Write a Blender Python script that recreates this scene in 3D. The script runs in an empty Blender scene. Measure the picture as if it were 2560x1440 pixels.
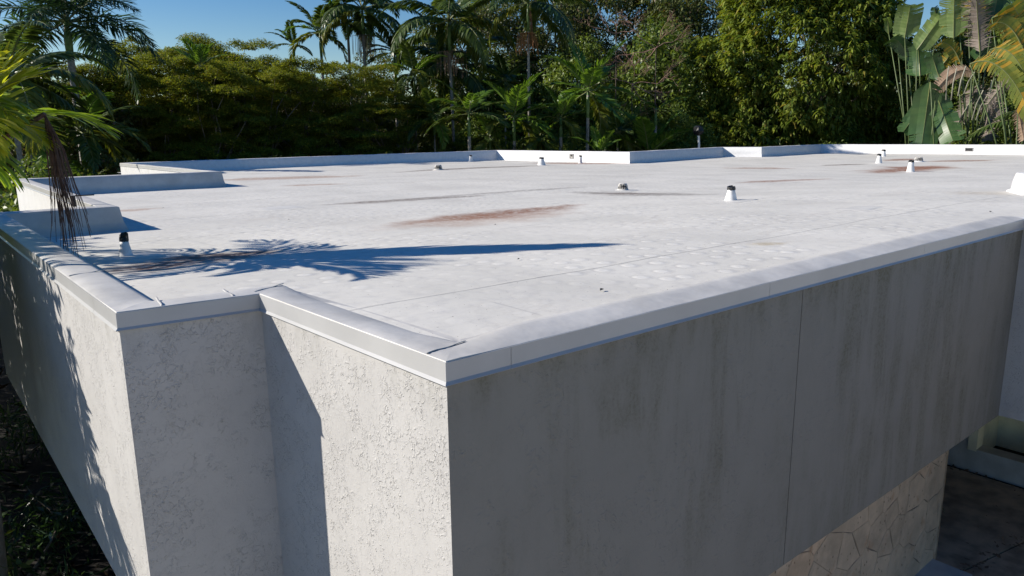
import bpy, math, random
import numpy as np
from mathutils import Vector, Matrix

# ------------------------------------------------------------------ camera, sky, sun, exposure
scene = bpy.context.scene
C = scene.collection
CAM_H = 1.2
CR = np.array([[0.76938499, 0.14034935, -0.62317637],
               [-0.63868217, 0.15148231, -0.75441248],
               [-0.01148111, 0.97844528, 0.20618684]])
FPX = 1842.67
cam = bpy.data.cameras.new('camera')
cam.sensor_width = 36.0
cam.lens = FPX / 2560 * 36
cam.clip_start = 0.05
cam.clip_end = 2000
co = bpy.data.objects.new('camera', cam)
M = Matrix([list(CR[0]) + [0], list(CR[1]) + [0], list(CR[2]) + [CAM_H], [0, 0, 0, 1]])
co.matrix_world = M
C.objects.link(co)
scene.camera = co

SUN_EL = math.radians(28.6)
SUN_TRAVEL = math.radians(-42.8)          # heading in which the light travels
sd = Vector((math.cos(SUN_EL) * math.cos(SUN_TRAVEL), math.cos(SUN_EL) * math.sin(SUN_TRAVEL), -math.sin(SUN_EL)))
world = bpy.data.worlds.new('World')
scene.world = world
world.use_nodes = True
wn = world.node_tree
bg = wn.nodes['Background']
sky = wn.nodes.new('ShaderNodeTexSky')
sky.sky_type = 'NISHITA'
sky.sun_disc = False
sky.sun_elevation = SUN_EL
sky.sun_rotation = math.atan2(-sd.x, -sd.y)
sky.altitude = 0
sky.air_density = 1.0
sky.dust_density = 0.2
sky.ozone_density = 1.8
hs = wn.nodes.new('ShaderNodeHueSaturation')      # clear winter-blue sky
hs.inputs['Saturation'].default_value = 1.5
hs.inputs['Hue'].default_value = 0.512
wn.links.new(sky.outputs[0], hs.inputs['Color'])
wn.links.new(hs.outputs[0], bg.inputs[0])
bg.inputs[1].default_value = 0.079
sun = bpy.data.lights.new('sun', 'SUN')
sun.energy = 5.0
sun.angle = math.radians(0.5)
sun.color = (1.0, 0.93, 0.84)
so = bpy.data.objects.new('sun', sun)
so.rotation_euler = sd.to_track_quat('-Z', 'Y').to_euler()
so.location = (-20, 20, 30)
C.objects.link(so)
scene.view_settings.view_transform = 'Standard'
scene.view_settings.look = 'None'
scene.view_settings.exposure = 0.42
scene.view_settings.gamma = 1.0
scene.view_settings.use_curve_mapping = False

# ------------------------------------------------------------------ helpers
def ray(px, py):
    return CR @ np.array([px - 1280.0, -(py - 720.0), -FPX])

def far(px, py, D):
    "point seen at picture position px, py at horizontal distance D"
    v = ray(px, py)
    return np.array([0, 0, CAM_H]) + v * (D / math.hypot(v[0], v[1]))

def sm(a, b, t):
    t = min(max((t - a) / (b - a), 0.0), 1.0)
    return t * t * (3 - 2 * t)

def zr(x, y):
    "height of the roof membrane"
    v = y + .3 * max(0, x - 15)
    return -.04 - .38 * sm(3.6, 15, v) - .10 * sm(14, 26, v) - .15 * sm(20, 34, x)

def rz(x, y):
    "membrane height with its small undulations"
    return zr(x, y) + .004 * math.sin(x * 1.7 + y * .6) + .004 * math.sin(y * 2.3 - x * .8) + .003 * math.sin(x * 4.1 + y * 3.3)

def rp(px, py):
    z = -.3
    v = ray(px, py)
    for _ in range(30):
        p = np.array([0, 0, CAM_H]) + v * ((z - CAM_H) / v[2])
        z = .5 * z + .5 * zr(p[0], p[1])
    return p

def mesh(name, verts, faces, mat=None, smooth=False, mats=None, midx=None):
    me = bpy.data.meshes.new(name)
    verts = np.asarray(verts, dtype=np.float32)
    if isinstance(faces, np.ndarray):
        nf, k = faces.shape
        me.vertices.add(len(verts)); me.vertices.foreach_set('co', verts.ravel())
        me.loops.add(nf * k); me.loops.foreach_set('vertex_index', faces.astype(np.int32).ravel())
        me.polygons.add(nf)
        me.polygons.foreach_set('loop_start', np.arange(0, nf * k, k, dtype=np.int32))
        me.polygons.foreach_set('loop_total', np.full(nf, k, dtype=np.int32))
        me.update(calc_edges=True)
    else:
        me.from_pydata([tuple(map(float, v)) for v in verts], [], faces)
    if mats:
        for m in mats: me.materials.append(m)
        me.polygons.foreach_set('material_index', np.asarray(midx, dtype=np.int32))
    elif mat: me.materials.append(mat)
    if smooth:
        me.polygons.foreach_set('use_smooth', np.ones(len(me.polygons), dtype=bool))
    me.update()
    return me

def put(name, me, parent=None, loc=None, kind=None):
    o = bpy.data.objects.new(name, me)
    C.objects.link(o)
    if parent: o.parent = parent
    if loc is not None: o.location = tuple(map(float, loc))
    if kind: o['kind'] = kind
    return o

def thing(name, label, cat, loc=(0, 0, 0), group=None, me=None):
    o = bpy.data.objects.new(name, me)
    C.objects.link(o)
    o.location = tuple(map(float, loc))
    o['label'] = label; o['category'] = cat
    if group: o['group'] = group
    return o

class MB:
    def __init__(s): s.v = []; s.f = []
    def add(s, v, f):
        n = len(s.v); s.v += [tuple(map(float, p)) for p in v]; s.f += [tuple(i + n for i in q) for q in f]
    def box(s, a, b):
        x0, y0, z0 = a; x1, y1, z1 = b
        s.add([(x0,y0,z0),(x1,y0,z0),(x1,y1,z0),(x0,y1,z0),(x0,y0,z1),(x1,y0,z1),(x1,y1,z1),(x0,y1,z1)],
              [(0,3,2,1),(4,5,6,7),(0,1,5,4),(1,2,6,5),(2,3,7,6),(3,0,4,7)])
    def prism(s, poly, z0, z1):
        n = len(poly)
        s.add([(p[0], p[1], z0) for p in poly] + [(p[0], p[1], z1) for p in poly],
              [tuple(range(n - 1, -1, -1)), tuple(range(n, 2 * n))] + [(i, (i + 1) % n, n + (i + 1) % n, n + i) for i in range(n)])
    def tube(s, pts, rad, n=6, cap=True):
        pts = [np.array(p, float) for p in pts]
        if not hasattr(rad, '__len__'): rad = [rad] * len(pts)
        vs = []
        for i, p in enumerate(pts):
            t = pts[min(i + 1, len(pts) - 1)] - pts[max(i - 1, 0)]
            t = t / (np.linalg.norm(t) + 1e-9)
            a = np.cross(t, (0, 0, 1.0)) if abs(t[2]) < .95 else np.cross(t, (1.0, 0, 0))
            a /= np.linalg.norm(a); b = np.cross(t, a)
            for k in range(n):
                w = 2 * math.pi * k / n
                vs.append(p + rad[i] * (math.cos(w) * a + math.sin(w) * b))
        fs = [(i * n + k, i * n + (k + 1) % n, (i + 1) * n + (k + 1) % n, (i + 1) * n + k) for i in range(len(pts) - 1) for k in range(n)]
        if cap: fs += [tuple(range(n - 1, -1, -1)), tuple(range((len(pts) - 1) * n, len(pts) * n))]
        s.add(vs, fs)
    def lathe(s, prof, n=20, wob=0, seed=0):
        r = random.Random(seed)
        vs = []
        for (rr, z) in prof:
            for k in range(n):
                w = 2 * math.pi * k / n
                q = rr * (1 + wob * (r.random() - .5)); vs.append((q * math.cos(w), q * math.sin(w), z))
        fs = [(i * n + k, i * n + (k + 1) % n, (i + 1) * n + (k + 1) % n, (i + 1) * n + k) for i in range(len(prof) - 1) for k in range(n)]
        fs += [tuple(range((len(prof) - 1) * n, len(prof) * n))]
        s.add(vs, fs)
    def mesh(s, name, mat, smooth=False): return mesh(name, s.v, s.f, mat, smooth)

# ------------------------------------------------------------------ materials
def newmat(name):
    m = bpy.data.materials.new(name); m.use_nodes = True
    nt = m.node_tree; return m, nt, nt.nodes['Principled BSDF']

class NT:
    def __init__(s, nt): s.nt = nt; s.L = nt.links
    def node(s, t, **kw):
        n = s.nt.nodes.new(t)
        for k, v in kw.items(): setattr(n, k, v)
        return n
    def put(s, sock, v):
        if hasattr(v, 'node'): s.L.new(v, sock)
        else: sock.default_value = v
    def math(s, op, a, b=0.0, clamp=False):
        n = s.node('ShaderNodeMath', operation=op, use_clamp=clamp); s.put(n.inputs[0], a); s.put(n.inputs[1], b); return n.outputs[0]
    def vec(s, op, a, b=(0, 0, 0), scale=None):
        n = s.node('ShaderNodeVectorMath', operation=op); s.put(n.inputs[0], a); s.put(n.inputs[1], b)
        if scale is not None: s.put(n.inputs[3], scale)
        return n.outputs['Value'] if op in ('LENGTH', 'DOT_PRODUCT') else n.outputs[0]
    def noise(s, vec, scale, detail=4, rough=.55, dist=0.0):
        n = s.node('ShaderNodeTexNoise'); s.L.new(vec, n.inputs['Vector']); n.inputs['Scale'].default_value = scale
        n.inputs['Detail'].default_value = detail; n.inputs['Roughness'].default_value = rough; n.inputs['Distortion'].default_value = dist
        return n.outputs['Fac']
    def ramp(s, v, a, b, lo=0.0, hi=1.0):
        n = s.node('ShaderNodeMapRange'); n.interpolation_type = 'SMOOTHSTEP'; s.put(n.inputs[0], v)
        n.inputs[1].default_value = a; n.inputs[2].default_value = b; n.inputs[3].default_value = lo; n.inputs[4].default_value = hi
        return n.outputs[0]
    def mix(s, f, a, b):
        n = s.node('ShaderNodeMix', data_type='RGBA'); s.put(n.inputs[0], f)
        for i, c in ((6, a), (7, b)):
            if hasattr(c, 'node'): s.L.new(c, n.inputs[i])
            else: n.inputs[i].default_value = (*c, 1)
        return n.outputs[2]
    def node_x(s):
        g = s.node('ShaderNodeNewGeometry'); x = s.node('ShaderNodeSeparateXYZ'); s.L.new(g.outputs['Position'], x.inputs[0]); return x.outputs[0]
    def pos(s, sx=1, sy=1, sz=1):
        g = s.node('ShaderNodeNewGeometry')
        if (sx, sy, sz) == (1, 1, 1): return g.outputs['Position']
        return s.vec('MULTIPLY', g.outputs['Position'], (sx, sy, sz))
    def bump(s, h, strength=.5, dist=.01, normal=None):
        n = s.node('ShaderNodeBump'); n.inputs['Strength'].default_value = strength; n.inputs['Distance'].default_value = dist
        s.L.new(h, n.inputs['Height'])
        if normal is not None: s.L.new(normal, n.inputs['Normal'])
        return n.outputs[0]

def plain(name, col, rough=.6, metal=0.0, var=.12, scale=6.0, bump=0.0, spec=.4):
    m, nt, p = newmat(name); k = NT(nt)
    f = k.noise(k.pos(), scale, 5)
    c = k.mix(k.ramp(f, .3, .7), tuple(x * (1 - var) for x in col), tuple(min(1, x * (1 + var)) for x in col))
    nt.links.new(c, p.inputs['Base Color']); p.inputs['Roughness'].default_value = rough; p.inputs['Metallic'].default_value = metal
    p.inputs['Specular IOR Level'].default_value = spec
    if bump: nt.links.new(k.bump(f, .6, bump), p.inputs['Normal'])
    return m

def leafmat(name, c1, c2, trans=.3, rough=.45, c3=None, amt3=.0, spec=.4, tc=None):
    m, nt, p = newmat(name); k = NT(nt)
    g = k.node('ShaderNodeNewGeometry'); r = g.outputs['Random Per Island']
    c = k.mix(r, c1, c2)
    big = k.noise(g.outputs['Position'], .9, 2)
    c = k.mix(k.ramp(big, .35, .65, .0, .55), c, tuple(x * .6 for x in c1))
    if c3:
        h = k.math('FRACT', k.math('MULTIPLY', r, 17.31))
        c = k.mix(k.math('LESS_THAN', h, amt3), c, c3)
    nt.links.new(c, p.inputs['Base Color']); p.inputs['Roughness'].default_value = rough
    p.inputs['Specular IOR Level'].default_value = spec
    if trans > 0:
        t = k.node('ShaderNodeBsdfTranslucent')
        tcx = tc or (1.3, 1.25, .5)
        tcn = k.vec('MULTIPLY', c, tcx)
        nt.links.new(tcn, t.inputs[0])
        mx = k.node('ShaderNodeMixShader'); mx.inputs[0].default_value = trans
        nt.links.new(p.outputs[0], mx.inputs[1]); nt.links.new(t.outputs[0], mx.inputs[2])
        nt.links.new(mx.outputs[0], nt.nodes['Material Output'].inputs[0])
    return m

# stucco: skip-trowel relief with algae streaks. green = strength of algae
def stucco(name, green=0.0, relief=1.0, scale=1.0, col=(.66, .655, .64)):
    m, nt, p = newmat(name); k = NT(nt)
    P = k.pos(); S = k.pos(1, 1, .09)
    # drag marks and torn ridges
    wob = k.node('ShaderNodeTexNoise'); nt.links.new(P, wob.inputs['Vector']); wob.inputs['Scale'].default_value = 9 * scale
    Pw = k.vec('ADD', P, k.vec('MULTIPLY', k.vec('SUBTRACT', wob.outputs['Color'], (.5, .5, .5)), (.09, .09, .05)))
    Pv = k.vec('MULTIPLY', Pw, (1, 1, .78))
    n1 = k.noise(Pv, 34 * scale, 2, .5, .6)
    n2 = k.noise(Pv, 17 * scale, 3, .55, 1.0)
    patch = k.ramp(k.noise(P, 2.6 * scale, 4, .6), .42, .56)
    rid = k.math('MULTIPLY', k.ramp(n1, .46, .68), k.ramp(n2, .42, .60))
    worm = k.math('SUBTRACT', 1.0, k.ramp(k.math('ABSOLUTE', k.math('SUBTRACT', n2, .5)), .0, .035))
    worm = k.math('MULTIPLY', worm, k.ramp(k.noise(P, 7.0 * scale, 2), .46, .56))
    h = k.math('MULTIPLY', rid, k.math('ADD', k.math('MULTIPLY', patch, .9), .1))
    h = k.math('ADD', h, k.math('MULTIPLY', worm, .16))
    h = k.math('ADD', h, k.math('MULTIPLY', k.noise(P, 5.0, 4), .8))
    cut = k.math('MULTIPLY', k.math('MULTIPLY', k.ramp(n1, .44, .36), k.ramp(n2, .40, .56)), k.math('ADD', .25, k.math('MULTIPLY', patch, .6)))
    nt.links.new(k.bump(h, 1.0, .0085 * relief), p.inputs['Normal'])
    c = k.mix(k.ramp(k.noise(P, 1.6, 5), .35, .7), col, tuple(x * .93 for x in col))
    cut_dark = k.math('MULTIPLY', cut, .10 + .1 * green)  # darker tone in the low cuts between ridges
    c = k.mix(cut_dark, c, (.24, .235, .21))
    sep = k.node('ShaderNodeSeparateXYZ'); nt.links.new(P, sep.inputs[0])
    top = k.ramp(sep.outputs[2], -1.1, -.12)
    st = k.noise(k.pos(1, 1, .16), 3.4, 7, .68, .4)
    st2 = k.math('ADD', k.noise(k.pos(1, 1, .45), .95, 4, .6, .6), k.ramp(k.node_x(), 4.0, 7.5, -.05, .05))
    streak = k.math('MULTIPLY', k.ramp(st, .38, .64), k.ramp(st2, .38, .60))
    lim = k.math('MULTIPLY', k.ramp(k.noise(k.pos(1, 1, .12), 13.0, 5, .65), .48, .72), k.ramp(st2, .40, .62))
    fine = k.ramp(k.noise(P, 34, 4, .7), .42, .66, .45, 1.0)
    edge = k.math('MULTIPLY', k.ramp(sep.outputs[2], -.5, -.12), k.ramp(k.noise(k.pos(1, 1, .3), 6.0, 5, .65), .42, .68))
    w = k.math('ADD', k.math('MULTIPLY', streak, .62 * green), k.math('MULTIPLY', edge, .22 + .38 * green), clamp=True)
    w = k.math('ADD', w, k.math('MULTIPLY', lim, .34 * green), clamp=True)
    w = k.math('MULTIPLY', w, fine)
    c = k.mix(w, c, (.115, .11, .07))
    speck = k.ramp(k.noise(P, 60, 2), .66, .72)
    c = k.mix(k.math('MULTIPLY', speck, k.math('ADD', .1, k.math('MULTIPLY', w, .8))), c, (.06, .06, .045))
    nt.links.new(c, p.inputs['Base Color']); p.inputs['Roughness'].default_value = .75
    p.inputs['Specular IOR Level'].default_value = .25
    return m

def add_stains(k, c, P, stains):
    "stains: (A, B, halfwidth, colour, strength)"
    n1 = k.noise(k.pos(1, 1, 0), 1.3, 6, .68); n2 = k.noise(k.pos(1, 1, 0), 7.0, 5, .7)
    br = k.math('ADD', k.math('MULTIPLY', n1, .6), k.math('MULTIPLY', n2, .4))
    for (A, B, w, col, st) in stains:
        A = Vector((A[0], A[1], 0)); B = Vector((B[0], B[1], 0)); D = B - A
        q = k.vec('MULTIPLY', k.vec('SUBTRACT', P, tuple(A)), (1, 1, 0))
        t = k.math('DIVIDE', k.vec('DOT_PRODUCT', q, tuple(D)), max(1e-3, D.length_squared), clamp=True)
        dist = k.vec('LENGTH', k.vec('SUBTRACT', q, k.vec('SCALE', tuple(D), scale=t)))
        dd = k.math('ADD', k.math('DIVIDE', dist, w), k.math('MULTIPLY', k.math('SUBTRACT', br, .5), 3.4))
        taper = k.math('MULTIPLY', k.ramp(t, 0.0, .25), k.math('SUBTRACT', 1.0, k.ramp(t, .75, 1.0)))
        dd = k.math('ADD', dd, k.math('MULTIPLY', k.math('SUBTRACT', 1.0, taper), .6))
        f = k.ramp(dd, 1.45, .25)
        f = k.math('MULTIPLY', f, st)
        f = k.math('MULTIPLY', f, k.ramp(n2, .38, .56, .38, 1.0))
        c = k.mix(f, c, col)
    return c

SEAM0, SEAMW = 4.76, 3.68
RUST = (.26, .10, .045); RUST2 = (.38, .24, .16); BROWN = (.13, .085, .06); GREY = (.24, .215, .19)
def band(a, b, rows, col, st, up=None):
    A = rp(*a); B = rp(*b); mpx = ((a[0] + b[0]) / 2, (a[1] + b[1]) / 2)
    p0 = rp(mpx[0], mpx[1] - rows); p1 = rp(mpx[0], mpx[1] + rows)
    w = float(np.linalg.norm((p0 - p1)[:2]) / 2)
    return (A, B, w * .8, col, st)
STAINS = [
    band((1030, 558), (1420, 514), 8, (.25, .12, .065), .95), band((1010, 566), (1350, 535), 16, RUST2, .55),
    band((1180, 545), (1370, 530), 9, RUST, .5),
    band((540, 450), (880, 440), 4, RUST2, .8), band((720, 464), (850, 460), 2.5, RUST2, .8),
    band((820, 511), (1200, 489), 3.5, BROWN, .75), band((980, 500), (1470, 466), 2, GREY, .6),
    band((1440, 481), (1760, 487), 4, GREY, .85), band((1490, 484), (1640, 484), 2, BROWN, .7),
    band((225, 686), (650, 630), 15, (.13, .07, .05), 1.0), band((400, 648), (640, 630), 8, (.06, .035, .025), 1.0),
    band((290, 528), (380, 522), 4, RUST2, .7), band((1340, 408), (1560, 409), 2.2, RUST, .9),
    band((1000, 430), (1350, 414), 1.6, BROWN, .8), band((2190, 432), (2340, 415), 3.5, RUST, 1.0),
    band((2220, 418), (2370, 420), 3.5, RUST, .95), band((1820, 420), (1970, 421), 2, RUST, .8), band((2060, 414), (2160, 410), 1.3, BROWN, .8),
    band((2330, 404), (2480, 400), 1.6, RUST, .9), band((1850, 457), (2070, 447), 1.8, RUST, .75),
    band((2220, 402), (2280, 397), 1.5, RUST, .9), band((1880, 612), (1960, 608), 5, (.45, .36, .2), .6),
    band((2400, 485), (2480, 480), 5, (.42, .36, .27), .5),
]
def roofmat():
    m, nt, p = newmat('white_membrane'); k = NT(nt)
    P = k.pos(); F = k.pos(1, 1, 0)
    base = k.mix(k.ramp(k.noise(k.pos(1, .6, 0), .55, 6, .6), .3, .72), (.725, .70, .63), (.61, .59, .53))
    base = k.mix(k.ramp(k.noise(F, 5.0, 6, .7), .48, .72, 0, .5), base, (.50, .485, .46))
    base = k.mix(k.ramp(k.noise(k.pos(1.0, 2.2, 0), 2.0, 6, .7), .52, .75, 0, .35), base, (.52, .50, .475))
    # fastener plates telegraphing through the sheet
    v = k.node('ShaderNodeTexVoronoi', feature='F1'); v.voronoi_dimensions = '2D'
    nt.links.new(F, v.inputs['Vector']); v.inputs['Scale'].default_value = 2.9; v.inputs['Randomness'].default_value = .55
    plate = k.ramp(v.outputs['Distance'], .28, .10)
    pm = k.ramp(k.noise(F, .35, 2), .42, .58, .25, 1.0)
    plate = k.math('MULTIPLY', plate, pm)
    base = k.mix(k.math('MULTIPLY', plate, .24), base, (.80, .785, .75))
    ringm = k.math('MULTIPLY', k.ramp(k.math('ABSOLUTE', k.math('SUBTRACT', v.outputs['Distance'], .3)), .09, .0), pm)
    base = k.mix(k.math('MULTIPLY', ringm, .22), base, (.36, .35, .33))
    sep = k.node('ShaderNodeSeparateXYZ'); nt.links.new(P, sep.inputs[0])
    yw = k.math('ADD', sep.outputs[1], k.math('MULTIPLY', k.math('SUBTRACT', k.noise(F, 1.2, 4), .5), .05))
    s = k.math('SUBTRACT', k.math('FRACT', k.math('ADD', k.math('DIVIDE', k.math('SUBTRACT', yw, SEAM0), SEAMW), 50.5)), .5)
    s = k.math('MULTIPLY', k.math('ABSOLUTE', s), SEAMW)
    seam = k.math('MULTIPLY', k.ramp(s, .022, .004), k.ramp(k.noise(F, 2.5, 4), .35, .6, .15, 1.0))
    base = k.mix(k.math('MULTIPLY', seam, .24), base, (.25, .24, .23))
    xs = k.math('MULTIPLY', k.math('ABSOLUTE', k.math('SUBTRACT', k.math('FRACT', k.math('DIVIDE', k.math('ADD', sep.outputs[0], 1.3), 9.2)), .5)), 9.2)
    base = k.mix(k.math('MULTIPLY', k.math('MULTIPLY', k.ramp(xs, .018, .004), k.ramp(k.noise(F, 1.7, 3), .5, .62)), .3), base, (.3, .29, .28))
    rg = k.noise(k.pos(.5, 1.1, 0), .9, 5, .6, .5)
    ring = k.math('SUBTRACT', 1.0, k.ramp(k.math('ABSOLUTE', k.math('SUBTRACT', rg, .56)), 0.0, .018))
    ring = k.math('MULTIPLY', ring, k.ramp(k.noise(F, .25, 2), .45, .6))
    base = k.mix(k.math('MULTIPLY', ring, .28), base, (.40, .36, .31))
    base = k.mix(k.ramp(rg, .57, .70, 0, .30), base, (.50, .46, .41))
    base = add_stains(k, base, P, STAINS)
    sp = k.ramp(k.noise(F, 38, 1), .735, .75)
    base = k.mix(k.math('MULTIPLY', sp, .7), base, (.12, .10, .08))
    nt.links.new(base, p.inputs['Base Color']); p.inputs['Roughness'].default_value = .62
    p.inputs['Specular IOR Level'].default_value = .3
    h = k.math('ADD', k.math('MULTIPLY', plate, .45), k.math('MULTIPLY', k.noise(F, 3.0, 5, .6), .55))
    h = k.math('ADD', h, k.math('MULTIPLY', k.ramp(s, .03, .0), .2))
    nt.links.new(k.bump(h, .8, .013), p.inputs['Normal'])
    return m
def curbmat():
    m, nt, p = newmat('curb_membrane'); k = NT(nt)
    P = k.pos()
    base = k.mix(k.ramp(k.noise(P, 1.4, 6, .65), .3, .7), (.66, .64, .595), (.50, .485, .45))
    base = k.mix(k.ramp(k.noise(P, 9, 5, .7), .55, .8, 0, .4), base, (.40, .39, .375))
    nt.links.new(base, p.inputs['Base Color']); p.inputs['Roughness'].default_value = .5
    nt.links.new(k.bump(k.noise(P, 2.2, 4, .5), .5, .03), p.inputs['Normal'])
    return m
M_ROOF = roofmat(); M_CURB = curbmat()
M_PATCH = plain('patch_membrane', (.66, .64, .585), .5, var=.06, scale=3)
M_CURBF = plain('curb_membrane_far', (.70, .70, .69), .6, var=.05)
M_FASC = plain('painted_fascia_metal', (.455, .455, .445), .32, var=.05, scale=2.0, spec=.5)
M_ST_LIT = stucco('trowelled_stucco', .10, .62, 1.55, (.505, .495, .475))
M_ST_DARK = stucco('weathered_shade_stucco', 1.0, .5, .8, (.245, .237, .212))  # front wall's shade put into a darker base, beside real weathering and algae
M_ST_FAR = stucco('far_stucco', .1, .5, .5)
M_STONE = plain('coral_stone', (.40, .315, .225), .8, var=.22, scale=5, bump=.01)
M_GROUT = plain('stone_joint', (.24, .20, .165), .9)
M_BLACK = plain('black_bitumen', (.018, .018, .018), .45, var=.4, scale=40, bump=.01)
M_WHITEM = plain('white_lead_boot', (.74, .735, .72), .45, var=.10, scale=9)
M_CAST = plain('painted_cast_iron', (.60, .58, .54), .55, var=.3, scale=30)
M_CONC = plain('driveway_concrete', (.50, .38, .27), .9, var=.35, scale=2.2, bump=.01)
M_WALLB = plain('grey_painted_wall', (.50, .50, .50), .7, var=.12, scale=3)
M_CREAM = plain('cream_painted_wall', (.85, .80, .62), .7, var=.15, scale=2)
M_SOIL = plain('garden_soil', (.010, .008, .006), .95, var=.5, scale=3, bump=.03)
M_BARK = plain('grey_bark', (.20, .17, .135), .85, var=.35, scale=4, bump=.02)
M_BARKP = plain('palm_trunk_bark', (.27, .25, .22), .8, var=.25, scale=7, bump=.01)
M_BARKD = plain('dark_brown_bark', (.07, .055, .04), .9, var=.3)  # darker bark so the bare trunks stand out less
M_TWIG = plain('pinkish_bare_twig', (.30, .18, .135), .8, var=.25, scale=3)
M_STALK = plain('leaf_stalk', (.085, .12, .04), .5, var=.3, scale=2)
M_SHAFT = plain('green_crownshaft', (.12, .20, .06), .4, var=.25, scale=3)
M_GREYM = plain('galvanised_metal', (.22, .22, .22), .5, .3, var=.2, scale=8)

# ------------------------------------------------------------------ ground
g = 900
GZ = -5.5
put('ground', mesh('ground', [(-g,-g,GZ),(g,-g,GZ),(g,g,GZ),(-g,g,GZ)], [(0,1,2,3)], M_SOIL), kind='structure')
# driveway slabs with a recessed crack between them
mb = MB()
mb.prism([(6.0, -9), (15.5, -9), (15.5, 2.7), (6.0, 4.6)], GZ + .004, GZ + .03)
mb.prism([(6.0, 4.63), (15.5, 2.73), (15.5, 9), (6.0, 9)], GZ + .004, GZ + .034)
put('driveway', mb.mesh('driveway', M_CONC), kind='structure')
M_PAVE = plain('pale_bounce_paving', (.66, .59, .50), .9, var=.12, scale=1.5)  # unseen pale ground, added to bounce sunlight onto the shaded walls
put('bounce_forecourt', mesh('bounce_forecourt', [(-30, -60, GZ + .008), (70, -60, GZ + .008), (70, -3.2, GZ + .008), (15.6, -3.2, GZ + .008), (5.9, -1.2, GZ + .008), (2.0, 1.5, GZ + .008), (1.2, 2.6, GZ + .008), (-4, 2.6, GZ + .008), (-6, -4, GZ + .008), (-30, -4, GZ + .008)], [(0, 1, 2, 3, 4, 5, 6, 7, 8, 9)], M_PAVE), kind='structure')

# ------------------------------------------------------------------ the house
OUT = [(2.137,3.150),(2.049,5.546),(1.063,5.622),(1.000,14.87),(2.690,14.83),(2.790,26.95),(8.440,26.62),(8.290,39.05),
       (33.00,41.45),(33.95,30.05),(46.50,32.30),(47.45,29.75),(57.55,30.75),(59.40,17.00),(58.0,-12.0),(11.30,-12.0),(11.42,3.165)]
NL = len(OUT)
def inset(i, off):
    "corner i of the outline moved inward by off"
    a = np.array(OUT[i - 1]); b = np.array(OUT[i]); c = np.array(OUT[(i + 1) % NL])
    d1 = (b - a) / np.linalg.norm(b - a); d2 = (c - b) / np.linalg.norm(c - b)
    n1 = np.array([d1[1], -d1[0]]); n2 = np.array([d2[1], -d2[0]])      # outline runs clockwise seen from above: inside is to the right
    A = np.array([n1, n2]); rhs = np.array([n1 @ (b + n1 * off), n2 @ (b + n2 * off)])
    return np.linalg.solve(A, rhs)

house = thing('flat_roofed_house', 'white stuccoed house with a flat membrane roof and angular stepped parapets', 'house', (2.1, 3.2, GZ))
HL = Vector(house.location)
def hput(name, me, label=None):
    o = put(name, me); o.parent = house; o.matrix_parent_inverse = Matrix.Translation(-HL)
    if label: o['label'] = label
    return o

ZB = -2.75
rnd = random.Random(4)
OFFS = [-.012, -.004, .03, .09, .15, .21, .265, .30, .335, .39, .45]
def curb_z(zi, leg, w):
    "heights of the curb wrap across its width; w = 0 at a corner, 1 along the run"
    base = [-.012, .006, .009, .011, .010, .007, .001, -.010, min(-.05, zi * .62), zi + .012, zi - .014]
    if leg == 16: run = [-.012, .002, .008, .017, .026, .034, .036, .020, min(-.05, zi * .62), zi + .012, zi - .014]
    elif leg == 0: run = [-.012, .006, .010, .008, .0, -.012, -.025, -.038, min(-.055, zi * .9), zi + .008, zi - .014]
    elif leg == 2: run = [-.012, .003, .011, .014, .012, .008, .002, -.006, zi + .02, zi + .004, zi - .014]
    else: run = base
    return [u * (1 - w) + v * w for u, v in zip(base, run)]
def wrinkle(x, y, s):
    return (math.sin(x * 2.1 + y * 1.3 + s) * .5 + math.sin(x * 5.3 - y * 4.1 + 2 * s) * .3 + math.sin(x * 11.7 + y * 9.9 + s * 3) * .2)
mats_leg = {0: 'lit', 16: 'dark', 1: 'notch'}
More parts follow.
